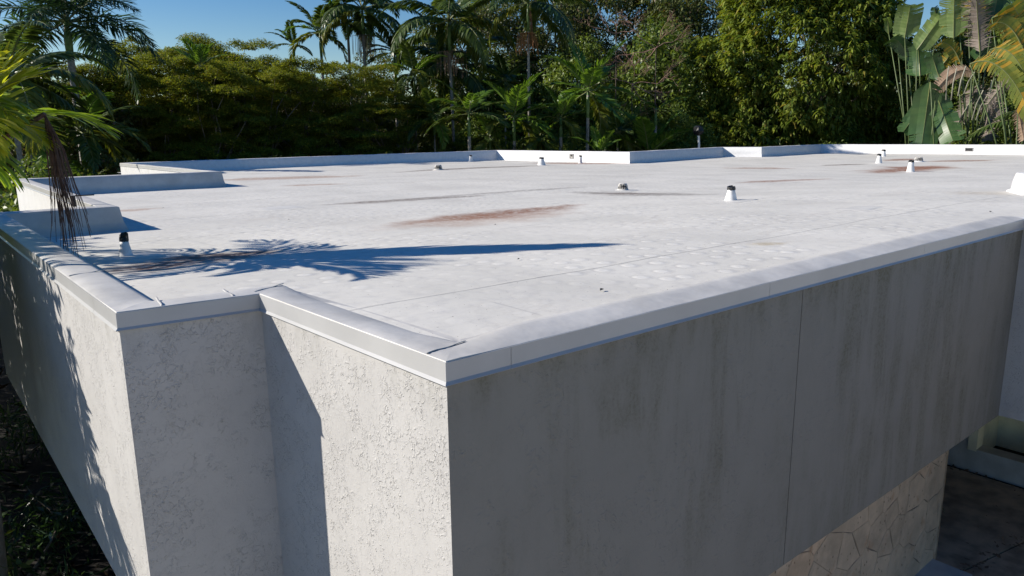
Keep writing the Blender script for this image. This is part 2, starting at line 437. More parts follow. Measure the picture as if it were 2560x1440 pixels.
for i in range(NL):
    j = (i + 1) % NL
    a = np.array(OUT[i]); b = np.array(OUT[j]); Lg = np.linalg.norm(b - a)
    near = i in (0, 1, 2, 16)
    # curb membrane
    n = max(2, int(Lg / (.09 if near else .5)))
    if i == 2: n = 90
    if i == 16: n = 110
    npf = len(OFFS)
    E0 = [inset(i, q) for q in OFFS]; E1 = [inset(j, q) for q in OFFS]
    vs = []
    for s in range(n + 1):
        t = s / n
        mid = E0[9] * (1 - t) + E1[9] * t
        zi = zr(mid[0], mid[1])
        pz = curb_z(zi, i, sm(0, .5, min(t, 1 - t) * Lg))
        ends = max(0, 1 - min(t, 1 - t) * Lg / .45)
        amp = (.0035 + .008 * ends) if near else .01
        for q in range(npf):
            xy = E0[q] * (1 - t) + E1[q] * t
            z = pz[q]
            if 2 <= q <= 8 and 0 < s < n: z += wrinkle(xy[0], xy[1], i) * amp * (1 if q < 7 else .5)
            if q == 1 and 0 < s < n: z += wrinkle(xy[0] * 2, xy[1] * 2, i + 5) * amp * .3
            vs.append((xy[0], xy[1], z))
    fs = np.array([(s * npf + q, s * npf + q + 1, (s + 1) * npf + q + 1, (s + 1) * npf + q) for s in range(n) for q in range(npf - 1)])
    cm = mesh('parapet_curb', vs, fs, M_CURB if near or i in (3, 4, 5, 6) else M_CURBF, True)
    ev = np.zeros(len(cm.edges) * 2, dtype=np.int32); cm.edges.foreach_get('vertices', ev); ev = ev.reshape(-1, 2)
    sh = ((ev[:, 0] % npf == 1) & (ev[:, 1] % npf == 1)) | ((ev[:, 0] % npf == 0) & (ev[:, 1] % npf == 0))
    at_ = cm.attributes.new('sharp_edge', 'BOOLEAN', 'EDGE'); at_.data.foreach_set('value', sh)
    hput('parapet_curb', cm)
    # lap joints where wrap sheets overlap
    # fascia panels
    npan = max(1, round(Lg / 3.0)) if (near or i in (4, 6, 3)) else 1
    cuts = [0] + [(q + rnd.uniform(-.1, .1)) / npan for q in range(1, npan)] + [1]
    if i == 0: cuts = [0, 1]
    if i == 16: cuts = [0, .34, .66, .951, 1]
    if i == 1: cuts = [0, 1]
    if i == 2: cuts = [0, .08, .20, .45, .75, 1]
    for q in range(len(cuts) - 1):
        t0, t1 = cuts[q], cuts[q + 1]
        g0 = .0015 / Lg if q else 0; g1 = .0015 / Lg if q < len(cuts) - 2 else 0
        P = [(-.012,.0),(-.014,-.108),(-.030,-.124),(-.026,-.127),(.0,-.120),(.0,.0)]
        e0 = [inset(i, p[0]) for p in P]; e1 = [inset(j, p[0]) for p in P]
        vs = []
        for t in (t0 + g0, t1 - g1):
            for z, u, w in zip([p[1] for p in P], e0, e1):
                xy = u * (1 - t) + w * t; vs.append((xy[0], xy[1], z))
        m_ = len(P)
        fs = [(k_, (k_ + 1) % m_, m_ + (k_ + 1) % m_, m_ + k_) for k_ in range(m_)] + [tuple(range(m_ - 1, -1, -1)), tuple(range(m_, 2 * m_))]
        hput('fascia_panel', mesh('fascia_panel', vs, fs, M_FASC))
    # walls (outer leaf)
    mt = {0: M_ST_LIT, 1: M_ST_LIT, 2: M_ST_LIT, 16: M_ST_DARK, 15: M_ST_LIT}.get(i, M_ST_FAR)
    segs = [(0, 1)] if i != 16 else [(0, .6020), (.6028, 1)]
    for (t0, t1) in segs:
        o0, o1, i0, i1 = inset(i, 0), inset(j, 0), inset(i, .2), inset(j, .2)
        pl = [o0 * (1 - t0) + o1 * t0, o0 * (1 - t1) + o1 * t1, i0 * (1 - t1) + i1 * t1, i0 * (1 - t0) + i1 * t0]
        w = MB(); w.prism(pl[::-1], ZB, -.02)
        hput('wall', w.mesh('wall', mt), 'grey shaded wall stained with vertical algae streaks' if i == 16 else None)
    if i == 16:
        w = MB(); c0 = inset(i, .004) * .3976 + inset(j, .004) * .6024; c1 = inset(i, .01) * .3976 + inset(j, .01) * .6024
        w.prism([c0, (c0[0] - .007, c0[1]), (c1[0] - .007, c1[1] + .02), (c0[0], c1[1] + .02)], ZB, -.12)
        hput('control_joint', w.mesh('control_joint', M_GREYM))
# small membrane laps on the near parapet tops
def lap(pa, pb, w=.012):
    pa = np.array(pa, float); pb = np.array(pb, float); d = pb - pa; d /= np.linalg.norm(d); nrm = np.array([-d[1], d[0]]) * w
    mb = MB(); N = 8
    for s in range(N):
        q0 = pa + (pb - pa) * s / N; q1 = pa + (pb - pa) * (s + 1) / N
        z0 = .016 + .003 * math.sin(s * 1.1); z1 = .016 + .003 * math.sin((s + 1) * 1.1)
        mb.add([(*q0, z0 - .005), (*q1, z1 - .005), (*q1, z1), (*q0, z0), (*(q0 + nrm), z0 - .010), (*(q1 + nrm), z1 - .010)],
               [(0, 1, 2, 3), (3, 2, 5, 4)])
    return mb.mesh('membrane_lap', M_CURB, True)
hput('membrane_lap', lap((2.13, 3.32), (2.43, 3.37)))
hput('membrane_lap', lap((2.03, 5.60), (2.33, 5.75)))
hput('membrane_lap', lap((1.36, 5.62), (1.40, 5.92)))
hput('membrane_lap', lap((1.86, 5.58), (1.88, 5.86)))
hput('membrane_lap', lap((1.06, 7.4), (1.36, 7.5)))

# roof sheets laid along x, lapped at each seam
BANDS = []
y = SEAM0 - 5 * SEAMW
while y < 41.5: BANDS.append((y, y + SEAMW)); y += SEAMW
def xl(y):
    if y < 3.25: return 11.55
    if y < 5.75: return 2.3
    if y < 14.7: return 1.2
    if y < 26.8: return 2.9
    return 8.55
def xr(y):
    if y < 17: return 58.1 + 1.1 * (y + 12) / 29
    if y < 30.0: return 59.2 - 1.5 * (y - 17) / 13
    if y < 31.5: return 46.0
    return 33.5
brk = [3.25, 5.75, 14.7, 26.8, 30.0, 31.5]
rows_all = []
for bi, (y0, y1) in enumerate(BANDS):
    if y1 < -11.5: continue
    y0 = max(y0, -11.7); y1 = min(y1, 41.2)
    cuts = [y0] + [b for b in brk if y0 < b < y1] + [y1]
    vs = []; fs = []
    for ci in range(len(cuts) - 1):
        ya, yb = cuts[ci], cuts[ci + 1]
        ym = (ya + yb) / 2; xa, xb = xl(ym), xr(ym)
        ny = max(1, int((yb - ya) / (.25 if ym < 12 else .6)))
        xs_ = []; x = xa
        while x < xb:
            xs_.append(x); x += .25 if x < 12 else (.6 if x < 30 else 1.5)
        xs_.append(xb)
        nx = len(xs_); base = len(vs)
        for r in range(ny + 1):
            yy = ya + (yb - ya) * r / ny
            for xx in xs_:
                z = rz(xx, yy)
                if ci == 0 and r == 0: z += .0015
                vs.append((xx, yy - (.02 if (ci == 0 and r == 0) else 0), z))
        fs += [(base + r * nx + q, base + r * nx + q + 1, base + (r + 1) * nx + q + 1, base + (r + 1) * nx + q) for r in range(ny) for q in range(nx - 1)]
    hput('roof_sheet', mesh('roof_sheet', vs, np.array(fs), M_ROOF, True))

# square patches welded over the sheets
def patch(px, py, w_, d_, ang):
    c = rp(px, py); ca, sa = math.cos(ang), math.sin(ang); N_ = 10; vs = []
    for a_ in range(N_ + 1):
        for b_ in range(N_ + 1):
            u = (a_ / N_ - .5) * w_; v = (b_ / N_ - .5) * d_
            x = c[0] + u * ca - v * sa; y = c[1] + u * sa + v * ca
            edge = a_ in (0, N_) or b_ in (0, N_)
            vs.append((x, y, rz(x, y) + (.001 if edge else .009)))
    n_ = N_ + 1
    hput('membrane_patch', mesh('membrane_patch', vs, np.array([(a_ * n_ + b_, (a_ + 1) * n_ + b_, (a_ + 1) * n_ + b_ + 1, a_ * n_ + b_ + 1) for a_ in range(N_) for b_ in range(N_)]), M_PATCH, True))
for q in ((1827, 503, .8, .8, .1), (318, 642, .75, .75, .05), (1557, 476, .95, .95, .2), (2276, 430, 1.0, 1.0, .1), (1354, 413, 1.1, 1.1, 0), (700, 520, .9, .7, 0), (2150, 520, .7, .5, .1)):
    patch(*q)

# soffit under the upper storey, just inside the wall foot
w = MB(); ring = [inset(i, .01) for i in range(NL)]
w.prism([tuple(p) for p in ring][::-1], ZB + .005, ZB + .12)
hput('soffit', w.mesh('soffit', M_WALLB))

# lower storey: stone-clad wall set back beneath the long front wall
w = MB(); w.box((3.0, 3.87, GZ), (11.76, 4.2, ZB + .002)); hput('lower_wall', w.mesh('lower_wall', M_GROUT), 'joint mortar behind the coral stone cladding')
rs = random.Random(9)
seeds = []
sx, sz = .42, .46
for ix in range(-1, 14):
    for iz in range(-1, 8):
        seeds.append((6.4 + (ix + (.5 if iz % 2 else 0)) * sx + rs.uniform(-.17, .17), GZ + .1 + iz * sz + rs.uniform(-.18, .18)))
def clip(poly, px, pz, nx, nz):
    out = []
    for k_ in range(len(poly)):
        a = poly[k_]; b = poly[(k_ + 1) % len(poly)]
        da = (a[0] - px) * nx + (a[1] - pz) * nz; db = (b[0] - px) * nx + (b[1] - pz) * nz
        if da <= 0: out.append(a)
        if da * db < 0:
            t = da / (da - db); out.append((a[0] + (b[0] - a[0]) * t, a[1] + (b[1] - a[1]) * t))
    return out
def pitted(name, col, var):
    m, nt, p = newmat(name); k = NT(nt); P = k.pos()
    c = k.mix(k.ramp(k.noise(P, 3.0, 6, .65), .3, .7), tuple(x * (1 - var) for x in col), tuple(x * (1 + var) for x in col))
    c = k.mix(k.ramp(k.noise(k.pos(1, 1, .7), 4.5, 4), .58, .72, 0, .6), c, (.46, .27, .16))
    vv = k.node('ShaderNodeTexVoronoi', feature='F1'); nt.links.new(k.vec('MULTIPLY', P, (1, 1, .55)), vv.inputs['Vector']); vv.inputs['Scale'].default_value = 17
    pit = k.math('MULTIPLY', k.ramp(vv.outputs['Distance'], .22, .10), k.ramp(k.noise(P, 4.0, 3), .48, .56))
    c = k.mix(k.math('MULTIPLY', pit, .8), c, (.10, .07, .05))
    nt.links.new(c, p.inputs['Base Color']); p.inputs['Roughness'].default_value = .85
    h = k.math('SUBTRACT', k.noise(P, 9.0, 6, .65), pit)
    nt.links.new(k.bump(h, .8, .012), p.inputs['Normal']); return m
STN = [pitted('coral_stone_a', (.62, .49, .36), .14), pitted('coral_stone_b', (.57, .45, .33), .18), pitted('coral_stone_c', (.62, .46, .32), .2)]
for si, (cx, cz) in enumerate(seeds):
    poly = [(cx - 1, cz - 1), (cx + 1, cz - 1), (cx + 1, cz + 1), (cx - 1, cz + 1)]
    for sj, (ox, oz) in enumerate(seeds):
        if sj == si or abs(ox - cx) > 1.4 or abs(oz - cz) > 1.4: continue
        L_ = math.hypot(ox - cx, oz - cz); nx, nz = (ox - cx) / L_, (oz - cz) / L_
        poly = clip(poly, (cx + ox) / 2 - nx * .003, (cz + oz) / 2 - nz * .003, nx, nz)
        if len(poly) < 3: break
    poly = clip(poly, 11.76, 0, 1, 0) if len(poly) > 2 else poly
    poly = clip(poly, 6.0, 0, -1, 0) if len(poly) > 2 else poly
    poly = clip(poly, 0, GZ + .005, 0, -1) if len(poly) > 2 else poly
    poly = clip(poly, 0, ZB - .004, 0, 1) if len(poly) > 2 else poly
    if len(poly) < 3: continue
    # roughen outline
    pp = []
    for k_ in range(len(poly)):
        a = poly[k_]; b = poly[(k_ + 1) % len(poly)]
        pp.append(a)
        if math.hypot(a[0] - b[0], a[1] - b[1]) > .15:
            mx = (a[0] + b[0]) / 2; mz = (a[1] + b[1]) / 2
            pull = rs.uniform(-.004, .014); dl = math.hypot(cx - mx, cz - mz) + 1e-6
            pp.append((mx + (cx - mx) / dl * pull, mz + (cz - mz) / dl * pull))
    d = rs.uniform(.006, .014); n_ = len(pp)
    inn = [(p[0] + (cx - p[0]) * .06, p[1] + (cz - p[1]) * .06) for p in pp]
    vs = [(p[0], 3.869, p[1]) for p in pp] + [(p[0], 3.868 - d * .6, p[1]) for p in pp] + [(p[0], 3.868 - d, p[1]) for p in inn]
    fs = [(k_, (k_ + 1) % n_, n_ + (k_ + 1) % n_, n_ + k_) for k_ in range(n_)] + [(n_ + k_, n_ + (k_ + 1) % n_, 2 * n_ + (k_ + 1) % n_, 2 * n_ + k_) for k_ in range(n_)] + [tuple(range(2 * n_, 3 * n_))]
    hput('stone', mesh('stone', vs, fs, rs.choice([STN[0], STN[0], STN[1], STN[2]] if rs.random() < .3 else STN[:2])))
w = MB(); w.box((11.76, 3.855, GZ), (11.80, 12, ZB + .002)); hput('stone_return', w.mesh('stone_return', M_STONE))
w = MB(); w.box((2.2, 6.4, GZ), (2.5, 26, ZB + .002)); w.box((2.5, 6.4, GZ), (3.0, 6.7, ZB + .002)); hput('lower_wall', w.mesh('lower_wall', M_WALLB))
# recessed carport side: solid wall, knee wall, framed opening, cream room behind
w = MB(); w.box((15.64, 4.78, GZ), (15.9, 12, ZB + .002)); w.box((15.64, -8, GZ), (15.9, 4.78, -5.04)); hput('carport_wall', w.mesh('carport_wall', M_WALLB))
w = MB(); w.box((15.60, 4.62, -5.04), (15.93, 4.775, -3.9)); hput('window_frame', w.mesh('window_frame', M_CREAM))
w = MB(); w.box((15.60, -8, -5.038), (15.95, 4.615, -5.0)); hput('window_sill', w.mesh('window_sill', M_WALLB))
w = MB(); w.box((17.4, -8, GZ), (17.6, 12, ZB)); w.box((15.9, 4.8, GZ), (17.4, 4.9, ZB)); hput('inner_wall', w.mesh('inner_wall', M_CREAM))
w = MB(); w.box((15.62, -8, -3.9), (15.92, 4.775, ZB + .002)); hput('lintel', w.mesh('lintel', plain('dark_green_lintel', (.12, .12, .085), .9, var=.5, scale=5)))  # dark green-brown lintel over the opening
w = MB(); w.box((10.4, 3.3, GZ + .035), (11.68, 3.86, GZ + .09)); hput('door_step', w.mesh('door_step', M_WALLB))

# ------------------------------------------------------------------ things on the roof
def vent(px, py, h, rb, rt, label, ragged=0.0, seed=0, capf=.17):
    p = rp(px, py)
    t = thing('vent_pipe', label, 'vent pipe', (p[0], p[1], zr(p[0], p[1])), 'lead-wrapped vent pipes on the roof')
    mb = MB(); hb = h * (1 - capf)
    mb.lathe([(rb * 1.3, -.01), (rb * 1.28, .004), (rb * 1.07, .012), (rb, .05), (rb * .86 + rt * .14, h * .25), (rt * 1.06, hb * .8), (rt, hb)], 20, .03, seed)
    boot = put('lead_boot', mb.mesh('lead_boot', M_WHITEM, True), t)
    mb = MB(); r = random.Random(seed)
    n = 16; rows = [(rt * .97, hb - .012), (rt * 1.12, hb + .004), (rt * 1.08, h * .97), (rt * .85, h), (rt * .7, h * .93)]
    vs = []
    for qi, (rr, z) in enumerate(rows):
        for k_ in range(n):
            a = 2 * math.pi * k_ / n
            q = rr * (1 + .16 * (r.random() - .5)); zz = z + (ragged * .06 * math.sin(a + .7) + ragged * .03 * (r.random() - .3) if qi >= 2 else 0) + (.01 * (r.random() - .5))
            vs.append((q * math.cos(a), q * math.sin(a), zz))
    fs = [(i * n + k_, i * n + (k_ + 1) % n, (i + 1) * n + (k_ + 1) % n, (i + 1) * n + k_) for i in range(len(rows) - 1) for k_ in range(n)] + [tuple(range((len(rows) - 1) * n, len(rows) * n))]
    put('black_cap', mesh('black_cap', vs, fs, M_BLACK, False), boot)
    return t
vent(1827, 502, .29, .115, .074, 'large white vent pipe with dented black cap in the open middle of the roof', .25, 1, .22)
vent(315, 640, .265, .076, .050, 'nearest white vent pipe with torn black collar, in shade beside the left parapet', .6, 2, .27)
vent(1177, 404, .42, .13, .085, 'small vent pipe beside the corner of the far bright parapet', .2, 3)
vent(1354, 413, .44, .22, .13, 'squat wide vent pipe in front of the bright parapet with the scupper', .1, 4)
vent(1451, 408, .47, .12, .085, 'slim vent pipe close to the scupper opening, on a rust streak', .1, 5)
vent(2197, 408, .50, .16, .10, 'white vent pipe standing just in front of another, left of the ribbed far drain', .3, 6)
vent(2208, 391, .46, .16, .12, 'streaky vent pipe with flat cap half behind another pipe', .1, 7, .2)
vent(2276, 430, .49, .15, .10, 'vent pipe standing in the red rust stain, nearest of the right trio', .2, 8)

def drain(px, py, h, rb, label, dirty=False):
    p = rp(px, py)
    t = thing('roof_drain', label, 'roof drain', (p[0], p[1], zr(p[0], p[1])), 'domed roof drain strainers')
    mb = MB(); mb.lathe([(rb * 1.5, -.01), (rb * 1.5, .012), (rb * 1.08, .02), (rb * 1.05, .045), (rb * .5, .045)], 24)
    put('drain_ring', mb.mesh('drain_ring', M_CAST if dirty else M_WHITEM, True), t)
    N = 18
    for k_ in range(N):
        a = 2 * math.pi * k_ / N; ca, sa = math.cos(a), math.sin(a)
        mb = MB(); mb.tube([(rb * f_ * ca, rb * f_ * sa, z) for f_, z in ((1.0, .03), (.92, h * .4), (.80, h * .75), (.66, h * .93), (.4, h))], rb * .07, 4)
        put('rib', mb.mesh('rib', M_CAST, True), t)
    mb = MB(); mb.lathe([(rb * .62, h * .92), (rb * .6, h * .99), (rb * .3, h * 1.04), (.01, h * 1.05)], 16); put('dome_top', mb.mesh('dome_top', M_CAST, True), t)
    mb = MB(); mb.lathe([(rb * .80, .02), (rb * .74, h * .4), (rb * .55, h * .85), (rb * .3, h * .9)], 16); put('strainer_core', mb.mesh('strainer_core', M_BLACK), t)
    return t
drain(1557, 476, .20, .145, 'nearest ribbed drain dome, on the dirty patch left of the large vent pipe', True)
drain(1096, 425, .25, .19, 'ribbed drain dome near the left half of the far roof', True)
drain(2296, 404, .26, .23, 'clean white ribbed drain dome behind the three right vent pipes')

# membrane-wrapped equipment curb at the right edge
p = rp(2511, 488)
t = thing('wrapped_equipment_curb', 'bright white membrane-wrapped box cut off by the right frame edge', 'roof curb', (p[0] + .30, p[1] - .22, zr(p[0], p[1])))
ax = np.array([.45, -.89]); ay = np.array([.89, .45])      # box axes turned a little to the roof
def wrapped(name, w0, w1, h, d, par):
    prof = [(0, -.02, 1.10), (0, .006, 1.08), (1, .03, 1.0), (1, h * .5, .97), (1, h * .96, .93), (1, h, .90)]
    vs = []; n = 40
    for (_, z, s_) in prof:
        for k_ in range(n):
            u = k_ / n * 4; e = int(u); f_ = u - e
            c_ = [(0, 0), (1, 0), (1, 1), (0, 1), (0, 0)]
            a_ = np.array(c_[e]) * (1 - f_) + np.array(c_[e + 1]) * f_
            rr = 1 + .012 * math.sin(k_ * 2.7 + z * 17)
            q = (a_ - .5) * s_ * rr
            xy = (q[0] + .5) * w0 * ax + (q[1] + .5) * d * ay
            vs.append((xy[0], xy[1], z + (.01 * math.sin(k_ * 1.9) if z > .2 else 0)))
    fs = [(i * n + k_, i * n + (k_ + 1) % n, (i + 1) * n + (k_ + 1) % n, (i + 1) * n + k_) for i in range(len(prof) - 1) for k_ in range(n)] + [tuple(range((len(prof) - 1) * n, len(prof) * n))]
    return put(name, mesh(name, vs, fs, M_CURBF, True), par)
wrapped('membrane_skirt', 1.4, 1.4, .355, 1.2, t)

# scupper openings in the far parapet
def scupper(px, py, D, w_, h_, label, dark):
    p = far(px, py, D)
    t = thing('scupper', label, 'scupper', p)
    mb = MB()
    for (a, b) in (((-.03, -w_, -h_), (.03, w_, -h_ + .05)), ((-.03, -w_, h_ - .05), (.03, w_, h_)), ((-.03, -w_, -h_ + .051), (.03, -w_ + .05, h_ - .051)), ((-.03, w_ - .05, -h_ + .051), (.03, w_, h_ - .051))):
        mb.box(a, b)
    put('scupper_frame', mb.mesh('scupper_frame', M_GREYM), t)
    mb = MB(); mb.box((-.006, -w_ + .02, -h_ + .02), (.02, w_ - .02, h_ - .02)); op = put('opening', mb.mesh('opening', M_BLACK if dark else plain('dusty_metal', (.35, .34, .31), .6, var=.5, scale=9)), t)
    if not dark:
        mb = MB(); mb.box((-.02, -w_ * .35, h_ * .0), (-.007, w_ * .3, h_ * .75)); put('flap', mb.mesh('flap', M_BLACK), op)
    return t
scupper(1429, 391, 46.6, .17, .15, 'small square scupper in the bright far parapet near mid picture', False)
scupper(2423, 374, 60.2, .26, .13, 'dark rectangular scupper in the long bright parapet at far right', True)

# small black bracket on the left coping
p = far(184, 503, 15.6)
t = thing('downspout_stub', 'short black pipe stub standing by the outer edge of the left parapet', 'pipe', p)
mb = MB(); mb.tube([(0, 0, .10), (.01, 0, -.10)], .035, 8); put('pipe', mb.mesh('pipe', M_BLACK), t)
mb = MB(); mb.box((.03, -.03, .085), (.34, .03, .105)); put('arm', mb.mesh('arm', M_BLACK), t)

# lamp on white pole behind the parapet
p = far(1745, 372, 60)
t = thing('floodlight_pole', 'white bent pole with a dark round floodlight rising behind the far parapet', 'floodlight', (p[0], p[1], -1.0))
mb = MB(); mb.tube([(0.1, 0, -4.4), (.1, 0, 1.2), (.02, 0, 1.7), (-.02, .02, 1.95)], .09, 8); put('pole', mb.mesh('pole', M_WHITEM, True), t)
mb = MB(); mb.lathe([(.05, -.1), (.30, .0), (.42, .25), (.36, .55), (.2, .66)], 10, .25, 3); o = put('lamp_head', mb.mesh('lamp_head', M_BLACK, False), t, (-.02, .02, 1.9))

# debris flecks on the membrane, each a curled dry leaf
for (px, py, s_, lab) in [(1503, 727, .05, 'dark curled leaf scrap on the roof between palm shadow and long front edge'), (1296, 650, .035, 'tiny dark leaf scrap just below the tip half of the palm shadow'),
                          (408, 521, .06, 'dark leaf scrap on bright roof near the left block shadow'), (1238, 563, .04, 'small dark leaf scrap beneath the big rust stain'),
                          (2475, 531, .05, 'small dark leaf scrap close to the inner corner of the front parapet at right'), (722, 550, .045, 'small leaf scrap above the tapering palm shadow')]:
    p = rp(px, py)
    me = mesh('leaf_scrap', [(-s_ * .6, -s_ * .3, .004), (s_ * .2, -s_ * .4, .012), (s_ * .6, 0, .008), (s_ * .1, s_ * .35, .014), (0, 0, .018)], [(0, 1, 4), (1, 2, 4), (2, 3, 4), (3, 0, 4)], M_BLACK)
    thing('leaf_scrap', lab, 'dead leaf', (p[0], p[1], zr(p[0], p[1]) + .004), 'leaf scraps on the roof', me)

# ------------------------------------------------------------------ foliage generators
def leafcloud(c, d, nrm, length, width, bend=.25):
    "diamond leaves folded over in the middle: 6 verts, 2 quads each... returns verts, quads"
    N = len(c)
    d = d / (np.linalg.norm(d, axis=1, keepdims=True) + 1e-9)
    s = np.cross(d, nrm); s /= (np.linalg.norm(s, axis=1, keepdims=True) + 1e-9)
    up = np.cross(s, d)
    L = length.reshape(-1, 1) if hasattr(length, 'reshape') else length
    W = width.reshape(-1, 1) if hasattr(width, 'reshape') else width
    v0 = c
    v1 = c + d * L * .45 + s * W * .5 - up * L * bend * .15
    v2 = c + d * L - up * L * bend
    v3 = c + d * L * .45 - s * W * .5 - up * L * bend * .15
    V = np.stack([v0, v1, v2, v3], 1).reshape(-1, 3)
    F = np.arange(N * 4).reshape(N, 4)
    return V, F

def limbs(mb, base, tips, r0, rng, seg=4):
    for tp in tips:
        pts = [np.array(base, float)]
        tp = np.array(tp, float); b = pts[0]
        for k in range(1, seg + 1):
            t = k / seg
            q = b + (tp - b) * np.array([t ** 1.3, t ** 1.3, t ** .8]) + rng.normal(0, .12 * np.linalg.norm(tp - b) / seg, 3) * (k < seg)
            pts.append(q)
        mb.tube(pts, [r0 * (1 - .8 * k / seg) for k in range(seg + 1)], 5)

def layered_crown(seed, mat, R=4.2, Hh=8.5, pads=110, per=420):
    rng = np.random.default_rng(seed)
    vs, fs, n = [], [], 0
    tips = []
    for k in range(pads):
        z = Hh * rng.random() ** .85
        rr = R * (1.0 - .55 * (z / Hh) ** 2.2) * math.sqrt(rng.uniform(.25, 1.0))
        a = rng.uniform(0, 2 * math.pi)
        c = np.array([rr * math.cos(a), rr * math.sin(a), z - .10 * rr])
        if k % 6 == 0: tips.append(c)
        pr = rng.uniform(.5, 1.3)
        m = int(per * pr ** 1.6)
        q = rng.normal(0, 1, (m, 3)); q /= np.linalg.norm(q, axis=1, keepdims=True); q *= rng.random((m, 1)) ** .45
        P = c + q * np.array([pr, pr * .9, .10 + .06 * pr]) + np.array([0, 0, .08]) * np.sin(q[:, :1] * 6)
        P[:, 2] -= .18 * (q[:, 0] ** 2 + q[:, 1] ** 2) * pr
        d = rng.normal(0, 1, (m, 3)); d[:, 2] *= .3
        nn = rng.normal(0, .3, (m, 3)); nn[:, 2] += 1
        V, F = leafcloud(P, d, nn, rng.uniform(.07, .14, m), rng.uniform(.045, .085, m))
        vs.append(V); fs.append(F + n); n += len(V)
    return mesh('crown', np.concatenate(vs), np.concatenate(fs), mat), tips

def blob_crown(seed, mat, R=(4.5, 4.5, 5), clumps=170, per=170, leaf=(.16, .30), aspect=.45, clr=(.5, 1.0), hollow=.45):
    rng = np.random.default_rng(seed); vs, fs, n = [], [], 0; tips = []
    for k in range(clumps):
        q = rng.normal(0, 1, 3); q /= np.linalg.norm(q); r = rng.uniform(hollow, 1.0) ** .6
        bump = 1 + .22 * math.sin(3 * q[0] + seed) * math.cos(4 * q[1]) + .12 * math.sin(9 * q[2] + 5 * q[0])
        c = q * np.array(R) * r * bump
        if k % 9 == 0: tips.append(c)
        cr = rng.uniform(*clr); m = int(per * cr ** 1.5)
        u = rng.normal(0, 1, (m, 3)); u /= np.linalg.norm(u, axis=1, keepdims=True); u *= rng.random((m, 1)) ** .4
        P = c + u * cr * np.array([1, 1, .75])
        d = u + rng.normal(0, .7, (m, 3)); d[:, 2] -= .25
        nn = rng.normal(0, .5, (m, 3)) + np.array([0, 0, .8]) + u * .5
        Ls = rng.uniform(*leaf, m)
        V, F = leafcloud(P, d, nn, Ls, Ls * aspect)
        vs.append(V); fs.append(F + n); n += len(V)
    return mesh('crown', np.concatenate(vs), np.concatenate(fs), mat), tips

def mango_crown(seed, mat, R, ros=2600, per=13, L=(.38, .62)):
    rng = np.random.default_rng(seed)
    q = rng.normal(0, 1, (ros, 3)); q /= np.linalg.norm(q, axis=1, keepdims=True)
    bump = 1 + .15 * np.sin(5 * q[:, 0] + 1) * np.cos(4 * q[:, 2]) + .12 * np.sin(11 * q[:, 2] + 7 * q[:, 0]) + .05 * np.sin(19 * q[:, 1])
    r = rng.uniform(.55, 1.0, ros) ** .45
    c = q * np.array(R) * (r * bump)[:, None]
    tips = [c[i] * .8 for i in range(0, ros, ros // 22)]
    c = np.repeat(c, per, 0); qq = np.repeat(q, per, 0)
    m = len(c); a = rng.uniform(0, 2 * math.pi, m)
    d = np.stack([np.cos(a), np.sin(a), rng.uniform(-1.1, .35, m)], 1) + qq * .35
    nn = np.array([0, 0, 1.0]) + rng.normal(0, .25, (m, 3))
    Ls = rng.uniform(*L, m)
    c = c + rng.normal(0, .10, (m, 3)) + d / np.linalg.norm(d, axis=1, keepdims=True) * .05
    V, F = leafcloud(c, d, nn, Ls, Ls * .27, bend=.45)
    return mesh('crown', V, F, mat), tips

